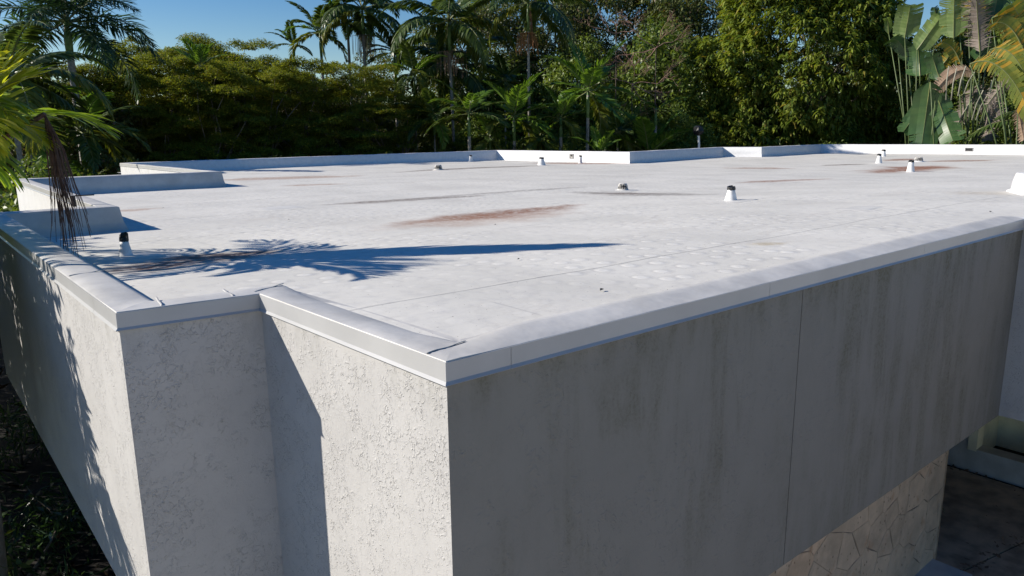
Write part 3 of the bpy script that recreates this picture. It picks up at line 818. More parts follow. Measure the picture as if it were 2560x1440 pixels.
def frond_mesh(name, mat, matr, L=3.0, nl=46, ll=.55, lw=.045, bend=1.1, a0=68, a1=22, lift=.25, droop=.5, seed=0, seg=2, s0=.14, plum=0.0, keep=1.0, jit=.08, rr=.018):
    "a feather frond starting at the origin, heading +X; leaflets on both sides of a bending rachis"
    rng = np.random.default_rng(seed)
    K = 12
    ang = 0.0; p = np.zeros(3); pts = [p.copy()]; tg = []
    for k in range(K):
        th = -bend * (k / K) ** 1.4
        t = np.array([math.cos(th), 0, math.sin(th)]); tg.append(t); p = p + t * L / K; pts.append(p.copy())
    tg.append(tg[-1]); pts = np.array(pts); tg = np.array(tg)
    sway = .06 * L * rng.normal() * (np.linspace(0, 1, K + 1) ** 2); pts[:, 1] += sway
    V, F, mi = [], [], []
    mb = MB(); mb.tube(pts, [rr * (1 - .8 * k / K) for k in range(K + 1)], 4)
    V += mb.v; F += mb.f; mi += [1] * len(mb.f)
    for k in range(nl):
        s = s0 + (1 - s0) * k / (nl - 1)
        if rng.random() > keep: continue
        x = s * K; i = min(int(x), K - 1); f_ = x - i
        base = pts[i] * (1 - f_) + pts[i + 1] * f_; t = tg[i]
        up = np.array([-t[2], 0, t[0]])
        a = math.radians(a0 + (a1 - a0) * s ** 1.3)
        u = (s - s0) / (1 - s0)
        len_ = ll * (.45 + .55 * math.sin(math.pi * min(1, (u * .8 + .22)))) * (1 - .35 * max(0, u - .8) / .2)
        for sgn in (1, -1):
            if rng.random() > keep: continue
            lf = lift + plum * rng.uniform(-1, 1) + rng.normal(0, jit)
            aa = a + rng.normal(0, jit)
            d = t * math.cos(aa) + np.array([0, sgn, 0]) * math.sin(aa) * math.cos(lf) + up * math.sin(aa) * math.sin(lf)
            d /= np.linalg.norm(d)
            l1 = len_ * rng.uniform(.88, 1.08)
            q = base.copy(); w = lw * (.6 + .4 * math.sin(math.pi * min(1, u + .2)))
            side = np.cross(d, up); side /= np.linalg.norm(side) + 1e-9
            side = side * .8 + up * .35 * rng.normal()
            side /= np.linalg.norm(side)
            b0 = len(V); V.append(tuple(q))
            for g_ in range(seg):
                q = q + d * l1 / (seg + 1)
                ww = w * (1.0 if g_ < seg - 1 or seg == 1 else .8)
                V.append(tuple(q + side * ww * .5)); V.append(tuple(q - side * ww * .5))
                d = d + np.array([0, 0, -droop / seg]) ; d /= np.linalg.norm(d)
            q = q + d * l1 / (seg + 1); V.append(tuple(q))
            F.append((b0, b0 + 1, b0 + 2)); mi.append(0)
            for g_ in range(seg - 1):
                z_ = b0 + 1 + 2 * g_; F.append((z_, z_ + 2, z_ + 3, z_ + 1)); mi.append(0)
            z_ = b0 + 1 + 2 * (seg - 1); F.append((z_, z_ + 2, z_ + 1)); mi.append(0)
    return mesh(name, V, F, mats=[mat, matr], midx=mi)

L_PALM = leafmat('palm_leaflet', (.06, .11, .025), (.14, .19, .045), .34, .38)
L_PALMD = leafmat('dark_palm_leaflet', (.035, .075, .03), (.075, .13, .05), .3, .35, tc=(1.2, 1.3, .6))
L_PALMY = leafmat('yellowish_palm_leaflet', (.10, .15, .02), (.22, .22, .035), .35, .4, tc=(1.3, 1.2, .4))
L_PALMB = leafmat('bright_palm_leaflet', (.11, .22, .03), (.19, .30, .05), .38, .4)
L_NEAR = leafmat('near_palm_leaflet', (.34, .40, .04), (.55, .52, .06), .55, .38, tc=(1.6, 1.5, .35), spec=.5)
L_NEARG = leafmat('near_palm_green_leaflet', (.17, .28, .04), (.32, .42, .06), .5, .35, tc=(1.4, 1.35, .4), spec=.5)
L_DEAD = leafmat('dead_frond', (.20, .12, .075), (.34, .23, .16), .15, .7)
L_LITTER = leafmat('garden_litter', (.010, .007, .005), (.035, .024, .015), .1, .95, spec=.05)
L_PURP = leafmat('purple_dead_frond', (.12, .05, .045), (.22, .10, .08), .15, .7)
L_RACH = plain('frond_rachis', (.17, .19, .07), .5)
L_RACHD = plain('dry_rachis', (.22, .15, .10), .7)
L_LAYER = leafmat('olive_layered_leaf', (.14, .19, .028), (.35, .38, .055), .4, .55, c3=(.26, .20, .04), amt3=.08, spec=.25)
L_BROAD = leafmat('dark_glossy_leaf', (.065, .10, .026), (.17, .19, .06), .3, .5, c3=(.17, .12, .07), amt3=.07, spec=.35)
L_BROAD2 = leafmat('green_glossy_leaf', (.10, .17, .03), (.24, .30, .06), .34, .45, spec=.4)
L_MANGO = leafmat('mango_leaf', (.11, .18, .026), (.32, .37, .06), .36, .4, c3=(.28, .24, .05), amt3=.06, spec=.45)
L_BANANA = leafmat('paddle_leaf', (.17, .25, .07), (.25, .33, .11), .3, .35, tc=(1.2, 1.25, .5), spec=.6)
L_BANAND = leafmat('dark_paddle_leaf', (.05, .11, .032), (.075, .14, .04), .15, .35, spec=.5)
L_BANANY = leafmat('yellowing_paddle_leaf', (.10, .16, .03), (.26, .25, .035), .35, .4, c3=(.42, .26, .03), amt3=.25)
L_TAN = leafmat('tan_dry_leaf', (.36, .24, .16), (.50, .36, .26), .15, .7)
L_GREYD = leafmat('grey_dry_leaf', (.22, .18, .15), (.34, .28, .24), .1, .8)
L_INFL = plain('brown_flower_strand', (.11, .06, .045), .6, var=.4, scale=14)
L_ORANGE = leafmat('orange_fruit_strand', (.32, .13, .04), (.42, .22, .08), .1, .6)

# ------------------------------------------------------------------ palms in the distance
STY = {}
def style(kind):
    if kind in STY: return STY[kind]
    if kind == 'arch':   # long arching fronds, leaflets hanging
        S = [frond_mesh('frond', m_, L_RACH, 3.6, 76, .78, .105, b, 75, 30, -.15, .9, sd_, 2, rr=.035) for m_, b, sd_ in ((L_PALM, 1.5, 1), (L_PALM, 1.2, 2), (L_PALMD, 1.8, 3), (L_PALMY, 1.9, 4))]
    elif kind == 'royal':
        S = [frond_mesh('frond', m_, L_RACH, 3.4, 96, .80, .06, b, 78, 30, .1, .55, sd_, 2, plum=.8, rr=.04) for m_, b, sd_ in ((L_PALMD, 1.0, 11), (L_PALMD, 1.3, 12), (L_PALMD, 1.5, 13))]
    elif kind == 'small':
        S = [frond_mesh('frond', m_, L_RACH, 2.2, 44, .6, .095, b, 62, 25, .15, .45, sd_, 2, rr=.025) for m_, b, sd_ in ((L_PALM, .9, 21), (L_PALMB, 1.1, 22), (L_PALMY, 1.6, 23), (L_PALM, 1.3, 24))]
    elif kind == 'bright':
        S = [frond_mesh('frond', m_, L_RACH, 2.2, 36, .66, .105, b, 58, 22, .3, .3, sd_, 2, rr=.025) for m_, b, sd_ in ((L_PALMB, .5, 31), (L_PALMB, .8, 32), (L_PALMY, 1.7, 33), (L_PALM, 1.0, 34))]
    STY[kind] = S
    return S

def palm(label, px, py, D, kind, scale=1.0, n=12, seed=0, trunk=True, fronds=None, lean=0.0, tr=.13, extra=None, spread=(-.35, 1.1)):
    r = random.Random(seed); S = style(kind)
    top = far(px, py, D)
    t = thing('palm_tree', label, 'palm tree', (top[0], top[1], GZ), 'palms behind the roof')
    hgt = top[2] - GZ
    mb = MB(); lx, ly = lean * r.choice((-1, 1)), lean * .5
    pts = [(lx * (1 - k / 6) ** 1.5 - lx * 0, ly * (1 - k / 6) ** 1.5, hgt * k / 6 - .3 * (k == 6)) for k in range(7)]
    if trunk:
        mb.tube(pts, [tr * 1.25] + [tr] * 5 + [tr * .8], 9); put('trunk', mb.mesh('trunk', M_BARKP, True), t)
        mb = MB(); mb.tube([(0, 0, hgt - 1.3 * scale), (0, 0, hgt - .6 * scale), (0, 0, hgt + .15 * scale)], [tr * .9, tr * 1.15, tr * .5], 9); put('crownshaft', mb.mesh('crownshaft', M_SHAFT, True), t)
    lst = fronds or [(k * 137.5 + r.uniform(-15, 15), math.degrees(spread[0] + (spread[1] - spread[0]) * ((k + .5) / n)), None) for k in range(n)]
    for k, fr in enumerate(lst):
        az, el = fr[0], fr[1]; vi = fr[2] if fr[2] is not None else (r.randrange(len(S)) if el < 20 else r.randrange(max(1, min(2, len(S)))))
        if el < -8 and kind in ('arch', 'small', 'bright') and r.random() < .35: vi = 3 if kind == 'arch' else 2
        o = put('frond', S[vi % len(S)], t, (0, 0, hgt))
        o.rotation_euler = (r.uniform(-.15, .15), -math.radians(el), math.radians(az)); sc_ = scale * r.uniform(.88, 1.08) * (fr[3] if len(fr) > 3 else 1)
        o.scale = (sc_, sc_, sc_)
    if extra == 'fruit':
        mb = MB()
        for q in range(60):
            a = r.uniform(0, 6.28); e = r.uniform(.2, .75); ln = r.uniform(.5, 1.3) * scale
            b0 = np.array([0, 0, hgt - 1.4 * scale]); mid = b0 + np.array([math.cos(a) * e * ln * .8, math.sin(a) * e * ln * .8, .05]); en = mid + np.array([math.cos(a) * .2, math.sin(a) * .2, -ln * .8])
            mb.tube([b0, mid, en], [.02, .018, .03], 3)
        put('fruit_cluster', mb.mesh('fruit_cluster', L_ORANGE), t)
        o = put('dead_frond', frond_mesh('dead_frond', L_PURP, L_RACHD, 2.4, 34, .5, .06, .3, 45, 20, .0, .9, 77), t, (0.05, -.15, hgt - .2)); o.rotation_euler = (0, math.radians(80), math.radians(-60))
    elif extra == 'bunch':
        mb = MB()
        for q in range(70):
            a = r.uniform(0, 6.28); e = r.uniform(.1, .6); ln = r.uniform(.5, 1.4) * scale
            b0 = np.array([0, 0, hgt - 1.2 * scale]); mid = b0 + np.array([math.cos(a) * e * ln, math.sin(a) * e * ln, -.1]); en = mid + np.array([0, 0, -ln * .8])
            mb.tube([b0, mid, en], [.015, .012, .02], 3)
        put('fruit_cluster', mb.mesh('fruit_cluster', L_RACHD), t)
    return t

RIGHT = math.degrees(math.atan2(CR[1][0], CR[0][0]))       # heading of picture-right
palm('large dark royal palm towering at the upper left behind the near yellow-green palm', 165, 55, 56, 'royal', 1.85, 18, 3, tr=.22, spread=(-.45, 1.25))
palm('tall palm with long arching fronds against blue sky above the olive trees', 905, 22, 72, 'arch', 1.88, 13, 5, extra='bunch')
palm('slim palm trunk with a smaller crown directly left of the tall arching palm', 868, 52, 75, 'arch', 1.26, 10, 17)
palm('feathery palm with bluish fronds against open sky left of the tallest arching palm', 800, 82, 75, 'small', 1.94, 11, 6, spread=(-.3, 1.3))
palm('leftmost small ragged palm peeking above the olive canopy against the sky', 733, 112, 78, 'small', 1.23, 8, 7, spread=(-.1, 1.3))
palm('dark slender palm between the twin-trunk palm and the big curving palm', 985, 130, 75, 'small', 1.87, 11, 8)
palm('big palm with heavy curving fronds in the middle of the skyline', 1122, 52, 66, 'arch', 2.01, 14, 9, extra='bunch', lean=.5)
palm('lower heavy palm whose fronds hang like a curtain below the big curving palm', 1130, 172, 70, 'arch', 1.84, 12, 10, lean=.3)
palm('palm with orange fruit strands and one hanging purple dead frond', 1320, 8, 62, 'arch', 1.65, 11, 12, extra='fruit', lean=.25, tr=.11)
palm('pale small palm rising just behind the far parapet left of the bright clump', 1172, 285, 59, 'small', 1.68, 10, 13, spread=(-.3, 1.2))
palm('dark upright palm clump with yellow-green centre behind the bright far parapet', 1285, 292, 60, 'bright', 1.84, 11, 14, spread=(-.5, 1.35))
palm('small bright palm with drooping yellow fronds beside the tall one with vivid blades', 1402, 298, 60, 'bright', 1.36, 10, 15, spread=(-.7, 1.4))
palm('bright vivid green palm standing tallest of the low palms at mid picture', 1470, 228, 60, 'bright', 1.99, 12, 16, spread=(-.8, 1.35))
palm('tiny palm shoot poking above the far parapet left of the fan of three blades', 1497, 385, 58, 'bright', 1.04, 5, 18, spread=(.6, 1.45), trunk=False)
palm('low palm with upright fan of long blades behind the stepped parapet', 1622, 388, 64, 'bright', 2.05, 7, 19, spread=(.45, 1.35), trunk=False)
palm('single bright palm tuft hanging in the dark hollow beneath bare twigs', 1640, 275, 66, 'bright', 1.18, 7, 20, spread=(-.3, .8))
palm('pale green palm spear rising above the olive treetops at left', 500, 168, 59, 'bright', 1.01, 7, 21, spread=(.6, 1.5), trunk=False)
palm('dark palm top silhouetted behind the crown of the mango tree', 2165, 10, 92, 'small', 1.95, 9, 22)
palm('shadowed palm with hanging fronds behind the mango tree shoulder', 2230, 85, 88, 'small', 1.72, 9, 23, spread=(-.2, .7))
palm('low sunlit palm whose long frond reaches in from the right edge', 2640, 318, 68, 'arch', 1.76, 12, 24, fronds=[(RIGHT + 172, 18, 1, 1.15), (RIGHT + 190, 32, 1, 1.0), (RIGHT + 160, 2, 3, .9), (RIGHT + 200, -10, 1, .8), (RIGHT + 30, 40, 0), (RIGHT - 60, 30, 1), (RIGHT + 100, 45, 0), (RIGHT - 120, 20, 1)])
palm('palm with golden lit frond at far left beyond the second parapet block', 225, 455, 50, 'small', 1.23, 8, 25, spread=(.1, 1.0), trunk=False)
palm('shaded palm drooping behind the near yellow-green palm at left edge', 20, 190, 47, 'arch', 1.71, 12, 26)
palm('shaded feathery palm low down between royal palm and the left parapet', 200, 330, 52, 'small', 1.89, 12, 27)

for (lab, px, py, D, sc, sd_, kd) in [
    ('shaded low palm just right of the corner where the far parapet turns bright', 1225, 345, 60, 1.2, 61, 'small'),
    ('low palm with dropped fronds between the two bright clumps', 1350, 345, 60, 1.15, 62, 'small'),
    ('dim palm in the dark gap left of the pale small palm', 1085, 290, 62, 1.5, 63, 'small'),
    ('dim palm half hidden between vivid palm and pale branches', 1545, 330, 64, 1.3, 64, 'small'),
    ('dim feathery palm behind the fruiting palm trunk', 1262, 200, 70, 1.6, 65, 'small'),
    ('dark feathery palm left of the heavy curtain-like palm', 1035, 185, 66, 1.6, 66, 'small'),
    ('dim feathery palm at left edge under the royal palm', 60, 250, 50, 2.0, 67, 'small')]:
    palm(lab, px, py, D, kd, sc, 13, sd_, spread=(-1.0, 1.2), tr=.08)

# ------------------------------------------------------------------ broad-leaved and layered trees
def tree(name, label, cat, px, py_base, D, crown, tips, zc, sc=(1, 1, 1), rz=0, trunk_r=.22, bark=None, group=None):
    p = far(px, 331, D)
    t = thing(name, label, cat, (p[0], p[1], GZ), group)
    c = put('crown', crown, t, (0, 0, zc - GZ)); c.rotation_euler = (0, 0, rz); c.scale = sc
    mb = MB(); rng = np.random.default_rng(int(px))
    ca, sa = math.cos(rz), math.sin(rz)
    tp = [((q[0] * ca - q[1] * sa) * sc[0], (q[0] * sa + q[1] * ca) * sc[1], q[2] * sc[2] + zc - GZ) for q in tips]
    lo = min(min(q[2] for q in tp), zc - GZ)
    fork = max(1.0, (zc - GZ) * .45)
    mb.tube([(0, 0, 0), (.1, .05, fork * .5), (0, 0, fork)], [trunk_r * 1.3, trunk_r, trunk_r * .8], 8)
    limbs(mb, (0, 0, fork * .95), tp, trunk_r * .45, rng)
    put('trunk', mb.mesh('trunk', bark or M_BARK, True), t)
    return t

LC = [layered_crown(100 + k, L_LAYER, 4.5, 8.5, 115, 900) for k in range(3)]
lay = [ # px, D, picture row of the top, label
    (285, 63, 165, 'dark olive layered tree just right of the royal palm'),
    (395, 64, 120, 'olive layered tree with thin branches showing, below the left skyline'),
    (520, 62, 150, 'olive layered tree under the pale green palm spear'),
    (640, 63, 145, 'flat-topped layered tree below the empty blue sky'),
    (770, 65, 140, 'broad golden-green layered tree in front of the ragged small palms'),
    (885, 65, 160, 'layered tree spreading beneath the twin-trunk palm'),
    (985, 64, 235, 'rightmost layered tree sloping down towards the curtain-like palm'),
    (400, 72, 92, 'rear wispy treetop behind the olive trees, near the royal palm fronds'),
    (600, 72, 88, 'rear flat treetop with umbrella tiers rising right of the pale spear'),
    (700, 74, 150, 'rear olive treetop seen low between the ragged palm and the flat tree'),
    (480, 73, 112, 'rear sparse treetop left of the pale spear against the sky')]
for k, (px, D, row, lab) in enumerate(lay):
    cr, tp = LC[k % 3]; zc = -4.7
    sz = (far(px, row, D)[2] - zc) / 8.5; sx_ = D / 48
    tree('layered_tree', lab, 'tree', px, 0, D, cr, tp, zc, (sx_, sx_, sz), k * 1.3, .2, group='olive layered trees behind the roof')

BC = [blob_crown(200, L_BROAD, (5.2, 5.2, 6.0), 250, 210, (.18, .34)), blob_crown(201, L_BROAD, (4.8, 4.8, 6.2), 230, 210, (.16, .30)), blob_crown(202, L_BROAD2, (3.2, 3.2, 3.2), 120, 170, (.18, .32))]
for (px, D, zc, s_, rz, bi, lab) in [
    (1215, 83, 7.8, 1.32, .4, 0, 'dark glossy tree with sky gaps behind the fruiting palm'),
    (1385, 84, 8.1, 1.52, 1.9, 1, 'tall dark broad-leaved tree right of the orange-fruited palm'),
    (1560, 87, 9.1, 1.65, 3.0, 0, 'huge dark tree filling the top of the picture behind bare pink twigs'),
    (1730, 90, 8.3, 1.58, 4.4, 1, 'dark tree between bare pink twigs and the mango tree'),
    (1300, 79, 0.0, 1.25, 5.1, 1, 'lower dark thicket tree behind the bright low palms'),
    (1120, 81, -1.2, 1.06, 2.2, 0, 'dark bushy tree filling the gap under the curtain-like palm'),
    (1470, 82, -0.1, 1.25, .9, 0, 'dark thicket tree behind the vivid green palm'),
    (1640, 84, -1.6, 1.12, 3.9, 1, 'low shadowed tree around the dark hollow beside the mango'),
    (2140, 111, 5.6, 1.45, 2.5, 0, 'deep green shaded tree at the right shoulder of the mango'),
    (2230, 108, -1.4, 1.45, 1.1, 1, 'shadowed glossy tree left of the huge hanging paddle leaf'),
    (2440, 100, 4.2, 1.52, 4.1, 0, 'tall dark tree deep behind the paddle-leaf plants'),
    (2580, 98, 3.2, 1.52, .2, 1, 'dark tree at the far right edge behind yellowing leaves'),
    (1300, 72, -1.0, 1.3, .5, 2, 'light green leafy tree behind the dark upright palm clump'),
    (1440, 76, 4.6, 1.5, 1.5, 2, 'mid green tree whose top shows over the vivid palm'),
    (1540, 74, 1.6, 1.3, 2.5, 2, 'mid green bushy tree between the pink twigs and vivid palm'),
    (1660, 76, 5.8, 1.6, 3.5, 2, 'mid green leafy tree behind the pink twigs, touching the mango'),
    (1230, 78, 3.4, 1.6, 4.5, 2, 'greyish green tree just left of the orange-fruited palm'),
    (1700, 70, -1.2, 1.1, 5.5, 2, 'green bushy tree low at the foot of the mango flank'),
    (2100, 74, -2.0, 1.0, 1.2, 2, 'green bush low beneath the right side of the mango'),
    (1160, 68, -1.4, 1.1, 2.2, 2, 'green bushy tree behind the pale small palm'),
    (1420, 66, -2.0, 0.93, 1.0, 2, 'small green bush-like tree between the low palms'),
    (1590, 67, 0.0, 0.87, 2.0, 2, 'light green small tree beneath the pale fallen branch'),
    (1690, 70, -0.2, 1.03, 3.3, 2, 'leafy green tree tight against the left flank of the mango'),
    (1100, 64, -3.7, 1.05, 4.0, 2, 'green shrubby tree above the corner of the far parapet'),
    (80, 34, -3.1, 0.91, 0.3, 2, 'green shaded bush beyond the far left parapet leg'),
    (60, 64, -0.5, 1.23, 0.9, 1, 'dark tree filling the left edge behind the royal palm'),
    (940, 82, 1.2, 1.35, .8, 1, 'dark tree closing the gap behind the right end of the olive trees'),
    (820, 84, -.6, 1.3, 1.8, 0, 'dark tree low behind the olive trees under the twin palms'),
    (2420, 80, 1.0, 1.2, 1.8, 1, 'dark leafy tree directly behind the hanging dry fronds at right'),
    (2395, 73, -.6, 1.0, .7, 2, 'small green tree crowded between the pale stalks'),
    (2480, 72, 1.0, 1.0, 1.9, 2, 'green leafy tree behind the tan and grey dry fronds'),
    (2330, 76, 3.2, 1.1, 2.6, 2, 'green leafy tree under the pale upright paddle leaves'),
    (2520, 84, 8.5, 2.0, 2.8, 2, 'tall green tree behind the top right corner leaves'),
    (2540, 78, .5, 1.1, .8, 2, 'green leafy tree behind the golden-edged leaves at right'),
    (560, 78, -.8, 1.3, 2.8, 0, 'dark tree low behind the middle of the olive trees'),
    (380, 76, -1.0, 1.25, .3, 1, 'dark tree low behind the left olive trees'),
    (215, 66, -1.5, 1.22, 2.9, 0, 'dark tree behind the royal palm trunk')]:
    cr, tp = BC[bi]
    tree('broadleaf_tree', lab, 'tree', px, 0, D, cr, tp, zc, (s_, s_, s_), rz, .26 * s_, group='dark broad-leaved trees behind the roof')

RIGHT = math.degrees(math.atan2(CR[1][0], CR[0][0]))       # heading of picture-right
mc, mt_ = mango_crown(7, L_MANGO, (9.4, 6.6, 10.6), 6600, 13, (.42, .72))
tree('mango_tree', 'large rounded yellow-green mango tree with drooping leaf clusters, right of centre', 'tree', 2005, 0, 78, mc, mt_, 6.4, rz=math.radians(RIGHT), trunk_r=.42)
mc2, mt2 = mango_crown(8, L_MANGO, (4.6, 4.0, 4.0), 1500, 13, (.34, .55))
tree('mango_tree', 'lower left skirt of mango foliage hanging close to the far parapet', 'tree', 1845, 0, 76, mc2, mt2, .4, rz=math.radians(RIGHT), trunk_r=.3)

# bare pink branches
def bare(label, px, py, D, size, seed, heads):
    rng = random.Random(seed); base = far(px, py, D)
    t = thing('bare_tree', label, 'tree', (base[0], base[1], GZ), 'leafless branches in front of the dark trees')
    mb = MB(); h = base[2] - GZ
    mb.tube([(0, 0, 0), (.15, 0, h * .5), (0, 0, h)], [.08, .06, .04], 6); put('trunk', mb.mesh('trunk', M_BARKD, True), t)
    mb = MB(); rv = np.array([math.cos(math.radians(RIGHT)), math.sin(math.radians(RIGHT)), 0])
    def grow(p, d, ln, r, dep):
        d = d / np.linalg.norm(d); q = p + d * ln * .5 + np.array([rng.gauss(0, .08) * ln for _ in range(3)]); e = p + d * ln
        mb.tube([p, q, e], [r, r * .85, r * .65], 4, cap=False)
        if dep <= 0: return
        for _ in range(rng.choice((2, 3, 3))):
            nd = d + np.array([rng.gauss(0, .55), rng.gauss(0, .55), rng.gauss(0.05, .5)])
            grow(q if rng.random() < .35 else e, nd, ln * rng.uniform(.55, .85), r * .62, dep - 1)
    for (ax_, az_, ln) in heads:
        grow(np.array([0, 0, h]), rv * ax_ + np.array([0, 0, az_]), ln * size, .035 * size ** .5, 4)
    put('branches', mb.mesh('branches', M_TWIG, True), t)
bare('leafless pinkish branches tangled at the upper middle before the dark tree', 1640, 120, 68, 1.2, 3, [(-1, -.2, 1.6), (-.8, .5, 1.5), (.3, 1, 1.2), (-.6, -.6, 1.2), (.6, .2, 1.2)])
bare('leafless pale branches spreading low beside the vivid green palm', 1580, 210, 66, 1.2, 8, [(1, .0, 1.8), (.8, -.4, 1.5), (-.3, -1, 1.4), (.1, .9, 1.2), (.6, -.9, 1.3), (-.7, .2, 1.0)])
bare('leafless pinkish twigs right of the orange-fruited palm', 1540, 85, 69, 1.0, 15, [(-.8, .3, 1.4), (.8, .1, 1.2), (0, .9, 1.2)])

# ------------------------------------------------------------------ paddle-leaf plants (right)
def paddle(mat, base, tip, W, seed, arch=.25, torn=.35, strips=16, fold=.35):
    "one big leaf: midrib curve, blade in torn strips on both sides; world points"
    rng = random.Random(seed); b = np.array(base, float); e = np.array(tip, float)
    v = e - b; L = np.linalg.norm(v); up = np.array([0, 0, 1.0])
    view = np.array([b[0], b[1], 0.0]); view /= np.linalg.norm(view)
    V, F, mi = [], [], []
    side0 = np.cross(v / L, view); side0 /= np.linalg.norm(side0)
    bow = np.cross(side0, v / L)
    pts = [b + v * t + (up * arch * L * 4 * t * (1 - t) if abs(v[2]) < L * .75 else bow * arch * L * 2 * t * (1 - t)) for t in np.linspace(0, 1, strips + 1)]
    mb = MB(); mb.tube(pts, [.05 * (1 - .8 * k / strips) for k in range(strips + 1)], 4); V += mb.v; F += mb.f; mi += [1] * len(mb.f)
    def wd(t): return W * .5 * min(1, (t + .04) / .16) ** .6 * min(1, (1.03 - t) / .10) ** .45
    rag = torn > .8; run_ = {1: 1.0, -1: 1.0}; rdr = {1: 0.0, -1: 0.0}
    for k in range(strips):
        t0, t1 = k / strips, (k + 1) / strips
        for sg in (1, -1):
            torn_here = rng.random() < torn
            gap = rng.uniform(.15, .5) if torn_here else 0
            if torn_here: run_[sg] = rng.uniform(.86, 1.06); rdr[sg] = rng.uniform(-.3, .5)
            else: run_[sg] += rng.uniform(-.015, .015)
            dr = rdr[sg]
            lenf = rng.uniform(.55, 1.05) if rag else run_[sg]
            w0 = wd(t0) * lenf; w1 = wd(t1) * lenf * (rng.uniform(.8, 1) if rag else 1)
            p0, p1 = pts[k], pts[k + 1]; tv = (p1 - p0); slant = .9 + (1.5 if rag else 0)
            a = side0 * sg; dn = - up * dr * .5 + (view * rng.uniform(-.3, .3) if rag else 0)
            nar = .55 if rag else (.2 if torn_here else 0)
            q0 = p0 + (a + bow * fold * .5) * w0 + tv * (slant + gap) + dn * w0; q1 = p1 + (a + bow * fold * .5) * w1 + tv * (slant - nar) + dn * w1
            m0 = p0 + (a * .5 + bow * fold * .4) * w0 + tv * (slant * .45 + gap * .3); m1 = p1 + (a * .5 + bow * fold * .4) * w1 + tv * (slant * .45 - nar * .4)
            n = len(V); V += [tuple(x) for x in (p0, p1, m0, m1, q0, q1)]
            F += [(n, n + 1, n + 3, n + 2), (n + 2, n + 3, n + 5, n + 4)]; mi += [0, 0]
    return mesh('leaf', V, F, mats=[mat, L_RACH if mat is not L_TAN else L_RACHD], midx=mi)

def paddle_plant(label, cat, D, rootpx, leaves, stems, seed):
    rng = random.Random(seed); p = far(rootpx, 331, D)
    t = thing('paddle_leaf_plant', label, cat, (p[0], p[1], GZ), 'paddle-leaf plants behind the right parapet')
    inv = Matrix.Translation(-Vector(t.location))
    for k, (x0, y0, x1, y1, W, mat, torn, dz) in enumerate(leaves):
        a = far(x0, y0, D + dz); b = far(x1, y1, D + dz + rng.uniform(-1.2, .6))
        o = put('leaf', paddle(mat, a, b, W * .86 * D / FPX, seed * 50 + k, torn=torn, strips=44 if torn > .8 else 22), t); o.matrix_parent_inverse = inv
        if y0 > -50:
            mb = MB(); r_ = (p[0] + rng.uniform(-.6, .6), p[1] + rng.uniform(-.6, .6), GZ); mid = (np.array(r_) + a) / 2 + np.array([0, 0, .6])
            mb.tube([r_, mid, a], [.08, .055, .035], 5); o = put('leaf_stalk', mb.mesh('leaf_stalk', M_STALK, True), t); o.matrix_parent_inverse = inv
    for (x0, y0, x1, y1, r_) in stems:
        a = far(x0, y0, D - .5); b = far(x1, y1, D - .5); mb = MB(); mb.tube([a, (a + b) / 2 + .1, b], [r_, r_ * .9, r_ * .8], 6)
        o = put('stem', mb.mesh('stem', plain('pale_stem', (.30, .29, .22), .7), True), t); o.matrix_parent_inverse = inv
A_, D_, Y_, T_, G_ = L_BANANA, L_BANAND, L_BANANY, L_TAN, L_GREYD
paddle_plant('tall plant with pale upright paddle leaves against the sky, right of the mango', 'banana-like plant', 70, 2300, [
    (2262, 95, 2276, 12, 58, A_, .15, 0), (2292, 125, 2352, 42, 46, A_, .15, -1), (2330, 105, 2368, 72, 26, A_, .2, -.5), (2222, 85, 2214, 46, 18, A_, .2, 1),
    (2242, 95, 2250, 30, 22, A_, .2, .8), (2345, 70, 2336, 18, 20, D_, .4, 1), (2300, 190, 2295, 105, 60, D_, .2, -.6), (2345, 175, 2390, 120, 34, Y_, .4, .3), (2270, 150, 2225, 100, 40, D_, .3, .5)], [], 1)
paddle_plant('plant with huge dark hanging paddle leaf reaching down to the parapet', 'banana-like plant', 66, 2335, [
    (2326, 205, 2303, 372, 66, D_, .12, -1), (2340, 232, 2382, 352, 56, D_, .3, -.3), (2320, 240, 2258, 330, 40, D_, .3, .6), (2350, 200, 2330, 140, 40, D_, .3, 1)], [
    (2365, 250, 2372, 165, .05), (2378, 250, 2392, 170, .05), (2395, 240, 2415, 165, .06), (2410, 235, 2436, 180, .05), (2430, 300, 2458, 225, .05), (2440, 300, 2470, 235, .05)], 2)
paddle_plant('tallest paddle-leaf plant with a sunlit torn leaf and hanging dry fronds near the right corner', 'banana-like plant', 68, 2440, [
    (2384, 95, 2386, -30, 62, A_, .5, 0), (2420, 60, 2440, -60, 60, Y_, .6, .5), (2450, 130, 2440, -20, 74, G_, .85, -.8), (2402, 160, 2345, 110, 30, Y_, .7, 0), (2480, 60, 2500, -40, 60, D_, .3, 1.2),
    (2520, 60, 2570, -20, 60, D_, .4, .6), (2400, 240, 2500, 300, 60, G_, .95, 1), (2440, 230, 2380, 330, 50, G_, .95, .8), (2470, 240, 2470, 350, 46, G_, .9, .6),
    (2430, 180, 2340, 225, 36, T_, .7, -1.4), (2400, 90, 2360, 60, 30, Y_, .5, .4), (2440, 150, 2480, 100, 50, D_, .5, 1.2), (2395, 340, 2350, 375, 34, G_, .9, -.6)], [
    (2385, 330, 2430, 250, .05), (2470, 280, 2480, 200, .05)], 3)
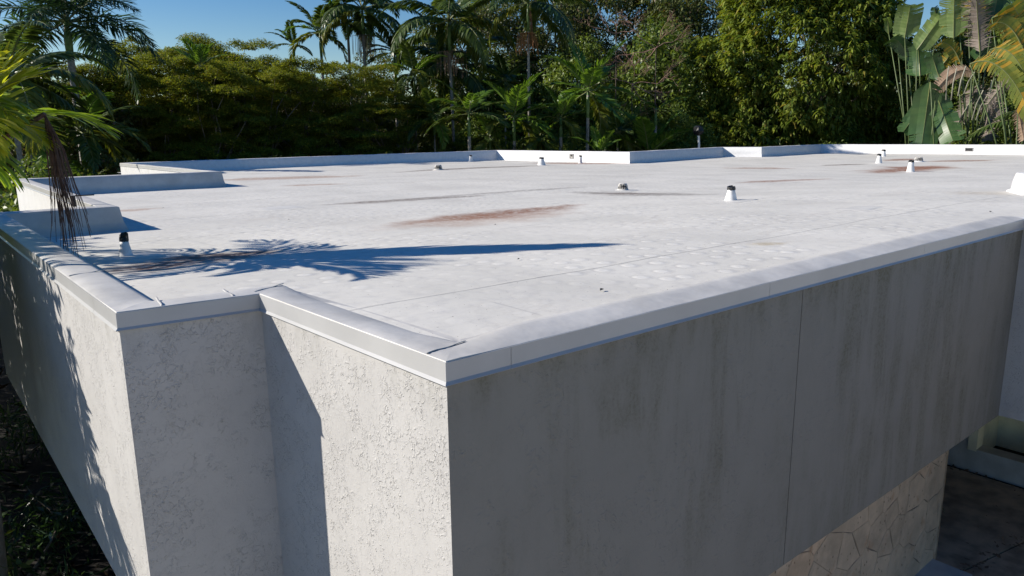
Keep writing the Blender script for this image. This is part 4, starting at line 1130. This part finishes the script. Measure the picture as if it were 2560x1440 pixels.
paddle_plant('yellowing plant with drooping golden-edged leaves at the right edge', 'banana-like plant', 64, 2570, [
    (2425, 160, 2575, 285, 46, Y_, .75, -1), (2475, 125, 2580, 232, 50, Y_, .7, -.4), (2480, 45, 2585, 120, 60, Y_, .6, .2), (2560, 130, 2480, 60, 46, Y_, .7, .6), (2580, 90, 2530, 10, 60, Y_, .5, .8),
    (2590, 250, 2510, 190, 46, Y_, .8, 1), (2500, 160, 2560, 160, 50, D_, .6, 1.6), (2560, 200, 2470, 260, 40, G_, .9, 1.3), (2545, 270, 2560, 350, 30, T_, .9, -.8), (2600, 60, 2560, -30, 60, D_, .5, .3)], [], 4)

# far woodland closing every gap down to the ground: nobody could count it
rng = np.random.default_rng(55)
N = 60000
az = np.radians(rng.uniform(8, 100, N)); D = rng.uniform(120, 138, N)
hz = 6.0 + 2.0 * np.sin(az * 23) + 1.0 * np.sin(az * 57)
z = GZ + (hz - GZ) * rng.random(N) ** .8
Pw = np.stack([D * np.cos(az), D * np.sin(az), z], 1)
d = rng.normal(0, 1, (N, 3)); nn = rng.normal(0, .6, (N, 3)) + np.array([0, 0, .6])
V, F = leafcloud(Pw, d, nn, rng.uniform(.9, 1.5, N), rng.uniform(.6, .9, N))
o = put('distant_woodland', mesh('distant_woodland', V, F, L_BROAD), kind='stuff'); o['label'] = 'far belt of dark woodland closing the gaps behind the garden trees'; o['category'] = 'woodland'

# hedge-like understorey right behind the parapets
def under(label, pts, seed, mat, h=(1.0, 2.2), per=1500, ls=(.12, .26)):
    rng = np.random.default_rng(seed); V_, F_, n = [], [], 0
    for (x, y, zt) in pts:
        m = per; u = rng.normal(0, 1, (m, 3)); u /= np.linalg.norm(u, axis=1, keepdims=True); u *= rng.random((m, 1)) ** .35
        P = np.array([x, y, zt - 1.6]) + u * np.array([1.6, 1.6, 1.7])
        L_ = rng.uniform(*ls, m)
        V, F = leafcloud(P, u + rng.normal(0, .6, (m, 3)), rng.normal(0, .5, (m, 3)) + np.array([0, 0, .8]), L_, L_ * .5)
        V_.append(V); F_.append(F + n); n += len(V)
    o = put('undergrowth', mesh('undergrowth', np.concatenate(V_), np.concatenate(F_), mat), kind='stuff'); o['label'] = label; o['category'] = 'undergrowth'
pts = []
for k in range(26):
    px = 210 + k * 95; D_k = 45 + 22 * sm(300, 2100, px) + (3 if k % 2 else 0)
    p = far(px, 331, D_k + 2); pts.append((p[0], p[1], -.6 + .5 * math.sin(k * 1.7)))
under('dark leafy undergrowth along the far side of the house', pts, 5, L_BROAD)
pts = [(-.6, y, -1.4 + .5 * math.sin(y * 2)) for y in np.arange(18, 44, 2.2)] + [(-3.2, y, -.6 + .5 * math.sin(y)) for y in np.arange(14, 44, 2.6)]
under('leafy undergrowth beyond the far left parapet', pts, 6, L_BROAD2)

# bright shrub by the left parapet leg
def shrub(label, loc, R, mat, seed, clumps=30, per=90, leaf=(.06, .12), aspect=.5):
    t = thing('shrub', label, 'shrub', (loc[0], loc[1], GZ))
    cr, tp = blob_crown(seed, mat, R, clumps, per, leaf, aspect, (.18, .38), .3)
    put('foliage', cr, t, (0, 0, loc[2] - GZ)); mb = MB(); rng = np.random.default_rng(seed)
    limbs(mb, (0, 0, 0), [(q[0], q[1], q[2] + loc[2] - GZ) for q in tp], .04, rng); put('stems', mb.mesh('stems', M_BARK, True), t)
shrub('sunlit yellow-green shrub peeking out left of the second parapet block', (1.2, 22.5, -1.7), (1.0, 1.2, 1.1), L_PALMB, 31, 60, 140, (.10, .2))
shrub('bright leafy shrub at the bottom left corner below the wall', (-.25, 5.6, -3.6), (.75, .9, 1.2), L_BROAD2, 33, 50, 120, (.05, .11))
for (x_, y_, z_, q_, l_) in ((-1.9, 12.3, .95, 1.05, 'unseen shrub added outside the left edge to shade the wall'), (-1.9, 14.8, .9, 1.15, 'second unseen shrub added further back to shade the left wall'),
                              (-1.9, 20.6, .5, 1.25, 'unseen shrub added at the far end of the row shading the left wall'), (-1.9, 17.4, .9, 1.25, 'third unseen shrub added furthest back to shade the left wall'), (-1.9, 12.6, -.9, 1.1, 'low unseen shrub added to shade the left wall foot'),
                              (-1.9, 18.6, -1.0, 1.35, 'low dense unseen shrub added at the far end to shade the left wall'), (-1.9, 15.8, -.8, 1.2, 'low dense unseen shrub added behind the nearest low one for wall shade')):
    shrub(l_, (x_, y_, z_), (1.1 * q_, 1.5 * q_, 1.25 * q_), L_BROAD2, 50 + int(y_ * 2), 110, 190, (.16, .30))  # out-of-view shrub row added to cast shade on the left wall
for (x_, y_, z_, l_) in ((.35, 8.3, -5.0, 'low dark plant on the garden floor nearest the bottom left corner'), (.6, 12.2, -4.9, 'low dark plant on the garden floor beside the wall foot'), (-.2, 15.5, -4.7, 'taller dark plant further along the garden floor'), (1.2, 17.5, -4.8, 'dark plant tucked under the overhanging left wall'), (.9, 10.2, -5.0, 'dark plant between the corner plant and the wall foot'), (1.4, 13.9, -5.0, 'dark plant hugging the middle of the lower left wall'), (-.7, 11.8, -4.9, 'dark plant left of the middle wall plant')):
    shrub(l_, (x_, y_, z_), (.8, 1.2, .6), L_PALMD, 90 + int(y_ * 2), 40, 90, (.12, .35), .16)
shrub('dark shrub in the deep shade beneath the left wall', (-.6, 9.6, -4.3), (1.3, 2.0, .9), L_BROAD, 34, 70, 120, (.08, .18))
# litter of dry palm leaves on the garden floor
rng = np.random.default_rng(8); N = 500
P = np.stack([rng.uniform(-3, 2.3, N), rng.uniform(4, 26, N), GZ + rng.uniform(.01, .35, N)], 1)
L_ = rng.uniform(.15, .6, N)
V, F = leafcloud(P, rng.normal(0, 1, (N, 3)) * np.array([1, 1, .5]), rng.normal(0, .5, (N, 3)) + np.array([0, 0, 1]), L_, L_ * .16)
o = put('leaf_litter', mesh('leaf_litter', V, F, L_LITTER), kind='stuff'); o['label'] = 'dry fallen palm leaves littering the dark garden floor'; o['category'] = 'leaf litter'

# ------------------------------------------------------------------ the near palm at the left edge
NP = np.array([.72, 10.75, GZ]); HZ = 1.15
t = thing('near_palm', 'near yellow-green palm hanging over the left parapet with a brown flower brush', 'palm tree', NP)
mb = MB(); hh = HZ - GZ
mb.tube([(-.5, .4, 0), (-.35, .3, hh * .4), (-.1, .1, hh * .8), (0, 0, hh - .5)], [.16, .12, .10, .09], 12); put('trunk', mb.mesh('trunk', M_BARKP, True), t)
mb = MB(); mb.tube([(0, 0, hh - .75), (0, 0, hh - .45), (0, 0, hh + .1)], [.10, .12, .06], 12); put('crownshaft', mb.mesh('crownshaft', M_SHAFT, True), t)
def nf(mat, L, ll, lw, bend, a0, a1, lift, droop, seed, nl=26, s0=.2): return frond_mesh('frond', mat, L_RACH, L, nl, ll, lw, bend, a0, a1, lift, droop, seed, 5, s0, jit=.12, rr=.016)
FR = [  # azimuth, elevation, mesh
    (-92, 36, nf(L_NEAR, 2.75, .66, .05, 1.1, 52, 20, .45, .25, 1, 34, .3)),
    (-88, 24, nf(L_NEAR, 2.1, .70, .055, 1.2, 55, 22, .3, .8, 31, 30, .3)),
    (-80, 46, nf(L_NEARG, 1.8, .6, .045, 1.9, 60, 25, .1, 1.2, 2, 30, .25)),
    (RIGHT - 8, 44, nf(L_NEAR, 1.0, .58, .052, 2.0, 58, 28, .2, .6, 3, 24)),
    (RIGHT + 5, 72, nf(L_NEAR, 1.1, .72, .055, .8, 45, 18, .25, .2, 4, 18)),
    (-100, 60, nf(L_NEAR, 1.7, .85, .06, .7, 48, 16, .35, .15, 41, 20, .35)),
    (RIGHT - 15, 60, nf(L_NEAR, 1.15, .8, .055, 1.0, 52, 20, .3, .35, 42, 16, .3)),
    (RIGHT + 45, 35, nf(L_NEARG, 1.6, .7, .05, 1.4, 60, 25, .2, .8, 5, 28)),
    (78, 38, nf(L_NEARG, 2.7, .7, .05, 1.2, 60, 25, .2, .6, 6, 36)),
    (100, 20, nf(L_NEARG, 2.3, .7, .05, 1.2, 60, 25, .2, .8, 16, 34)),
    (RIGHT + 170, 25, nf(L_NEARG, 2.2, .7, .05, 1.3, 60, 25, .2, .8, 7, 34)),
    (RIGHT + 205, 45, nf(L_NEARG, 2.4, .7, .05, 1.3, 60, 25, .2, .8, 8, 34)),
    (-112, 22, nf(L_NEAR, 1.9, .75, .055, 1.4, 60, 25, .2, 1.3, 9, 24)),
    (RIGHT - 30, -5, nf(L_NEARG, .75, .55, .05, 1.2, 60, 25, .1, 1.3, 10, 20)),
]
for az, el, me in FR:
    o = put('frond', me, t, (0, 0, hh)); o.rotation_euler = (0, -math.radians(el), math.radians(az))
# the young upright frond whose shadow lies across the roof
o = put('spear_frond', frond_mesh('spear_frond', L_NEAR, L_RACH, 2.55, 64, .85, .08, .12, 38, 10, .0, .15, 12, 4, .12, jit=.04, rr=.03), t, (0, 0, hh)); o.rotation_euler = (0, -math.radians(86), math.radians(RIGHT + 3))
# brown brush of flower strands
mb = MB(); r = random.Random(5)
rv = np.array([math.cos(math.radians(RIGHT)), math.sin(math.radians(RIGHT)), 0])
org = far(112, 285, 10.4) - NP
mb.tube([(0, 0, hh - .35), (0.1, -.05, hh - .1), org], [.03, .028, .03], 6)
for k in range(64):
    side = r.gauss(0, 1); dep = r.gauss(0, 1); ln = r.uniform(.95, 1.75) ** 1.0
    p1 = org + rv * (.05 + side * .045) + np.array([0, dep * .05, -ln * .28]); p2 = org + rv * (.07 + side * .07) + np.array([0, dep * .09, -ln * .6]); p3 = org + rv * (.09 + side * .11 + r.gauss(0, .03)) + np.array([0, dep * .12, -ln])
    mb.tube([org, p1, p2, (p2 + p3) / 2 + rv * r.gauss(.01, .012), p3], [.006, .005, .004, .0035, .0025], 4, cap=False)
put('flower_brush', mb.mesh('flower_brush', L_INFL), t)

# second palm, mostly out of frame, whose fronds shade the left wall
t = thing('palm_tree', 'palm just outside the left edge whose frond tips droop beside the shaded wall', 'palm tree', (-.75, 11.3, GZ))
h2 = .45 - GZ
mb = MB(); mb.tube([(0, 0, 0), (.05, 0, h2 * .5), (0, 0, h2)], [.15, .12, .09], 10); put('trunk', mb.mesh('trunk', M_BARKP, True), t)
S2 = [nf(L_NEARG, 2.1, .75, .06, 1.5 + .2 * k, 65, 25, .1, 1.0, 40 + k, 44) for k in range(3)]
for k in range(16):
    o = put('frond', S2[k % 3], t, (0, 0, h2)); o.rotation_euler = (0, -math.radians(50 - k * 5), math.radians(k * 137.5)); o.scale = (.85,) * 3
t = thing('palm_tree', 'lower shaded palm hugging the left wall below the parapet', 'palm tree', (-1.2, 9.9, GZ))
h2 = -.5 - GZ
mb = MB(); mb.tube([(0, 0, 0), (.05, 0, h2 * .5), (0, 0, h2)], [.13, .10, .08], 10); put('trunk', mb.mesh('trunk', M_BARKP, True), t)
for k in range(15):
    o = put('frond', S2[k % 3], t, (0, 0, h2)); o.rotation_euler = (0, -math.radians(60 - k * 5), math.radians(k * 137.5 + 40)); o.scale = (.85,) * 3

# ------------------------------------------------------------------ below right: wall lantern and weeds
p = np.array([11.83, 4.6, -3.35])
t = thing('wall_lantern', 'small black wall lantern behind the corner of the stone-clad wall', 'lantern', (11.9, 4.0, -3.55))
mb = MB(); mb.lathe([(.02, -.15), (.09, -.13), (.11, .08), (.13, .09), (.05, .19), (.01, .22)], 6); put('lantern_body', mb.mesh('lantern_body', M_BLACK), t)
mb = MB(); mb.tube([(-.1, .02, .0), (-.02, .02, .16), (0, 0, .2)], .015, 5); put('bracket', mb.mesh('bracket', M_BLACK), t)
mb = MB(); mb.tube([(-.02, 0, -.14), (-.03, 0, -.6)], .012, 5); put('conduit', mb.mesh('conduit', M_BLACK), t)
shrub('dark potted foliage behind the corner of the stone wall', (12.25, 4.45, -5.0), (.32, .32, .35), L_BROAD, 41, 20, 70, (.05, .1))
rng = np.random.default_rng(18); N = 420
P = np.stack([rng.uniform(9, 15.5, N), rng.uniform(0, 5.5, N), np.full(N, GZ + .036)], 1)
kk = rng.random(N) < .45
P[kk, 0] = rng.uniform(9, 15.4, kk.sum()); P[kk, 1] = 4.03 - (P[kk, 0] - 9) * .2 + rng.normal(0, .08, kk.sum())
P[~kk & (rng.random(N) < .4), 0] = 15.5
L_ = rng.uniform(.03, .12, N)
V, F = leafcloud(P, rng.normal(0, 1, (N, 3)) * np.array([1, 1, .2]), rng.normal(0, .3, (N, 3)) + np.array([0, 0, 1]), L_, L_ * .5, bend=-.2)
o = put('driveway_litter', mesh('driveway_litter', V, F, L_DEAD), kind='stuff'); o['label'] = 'small dead leaves scattered over the dark driveway'; o['category'] = 'leaf litter'
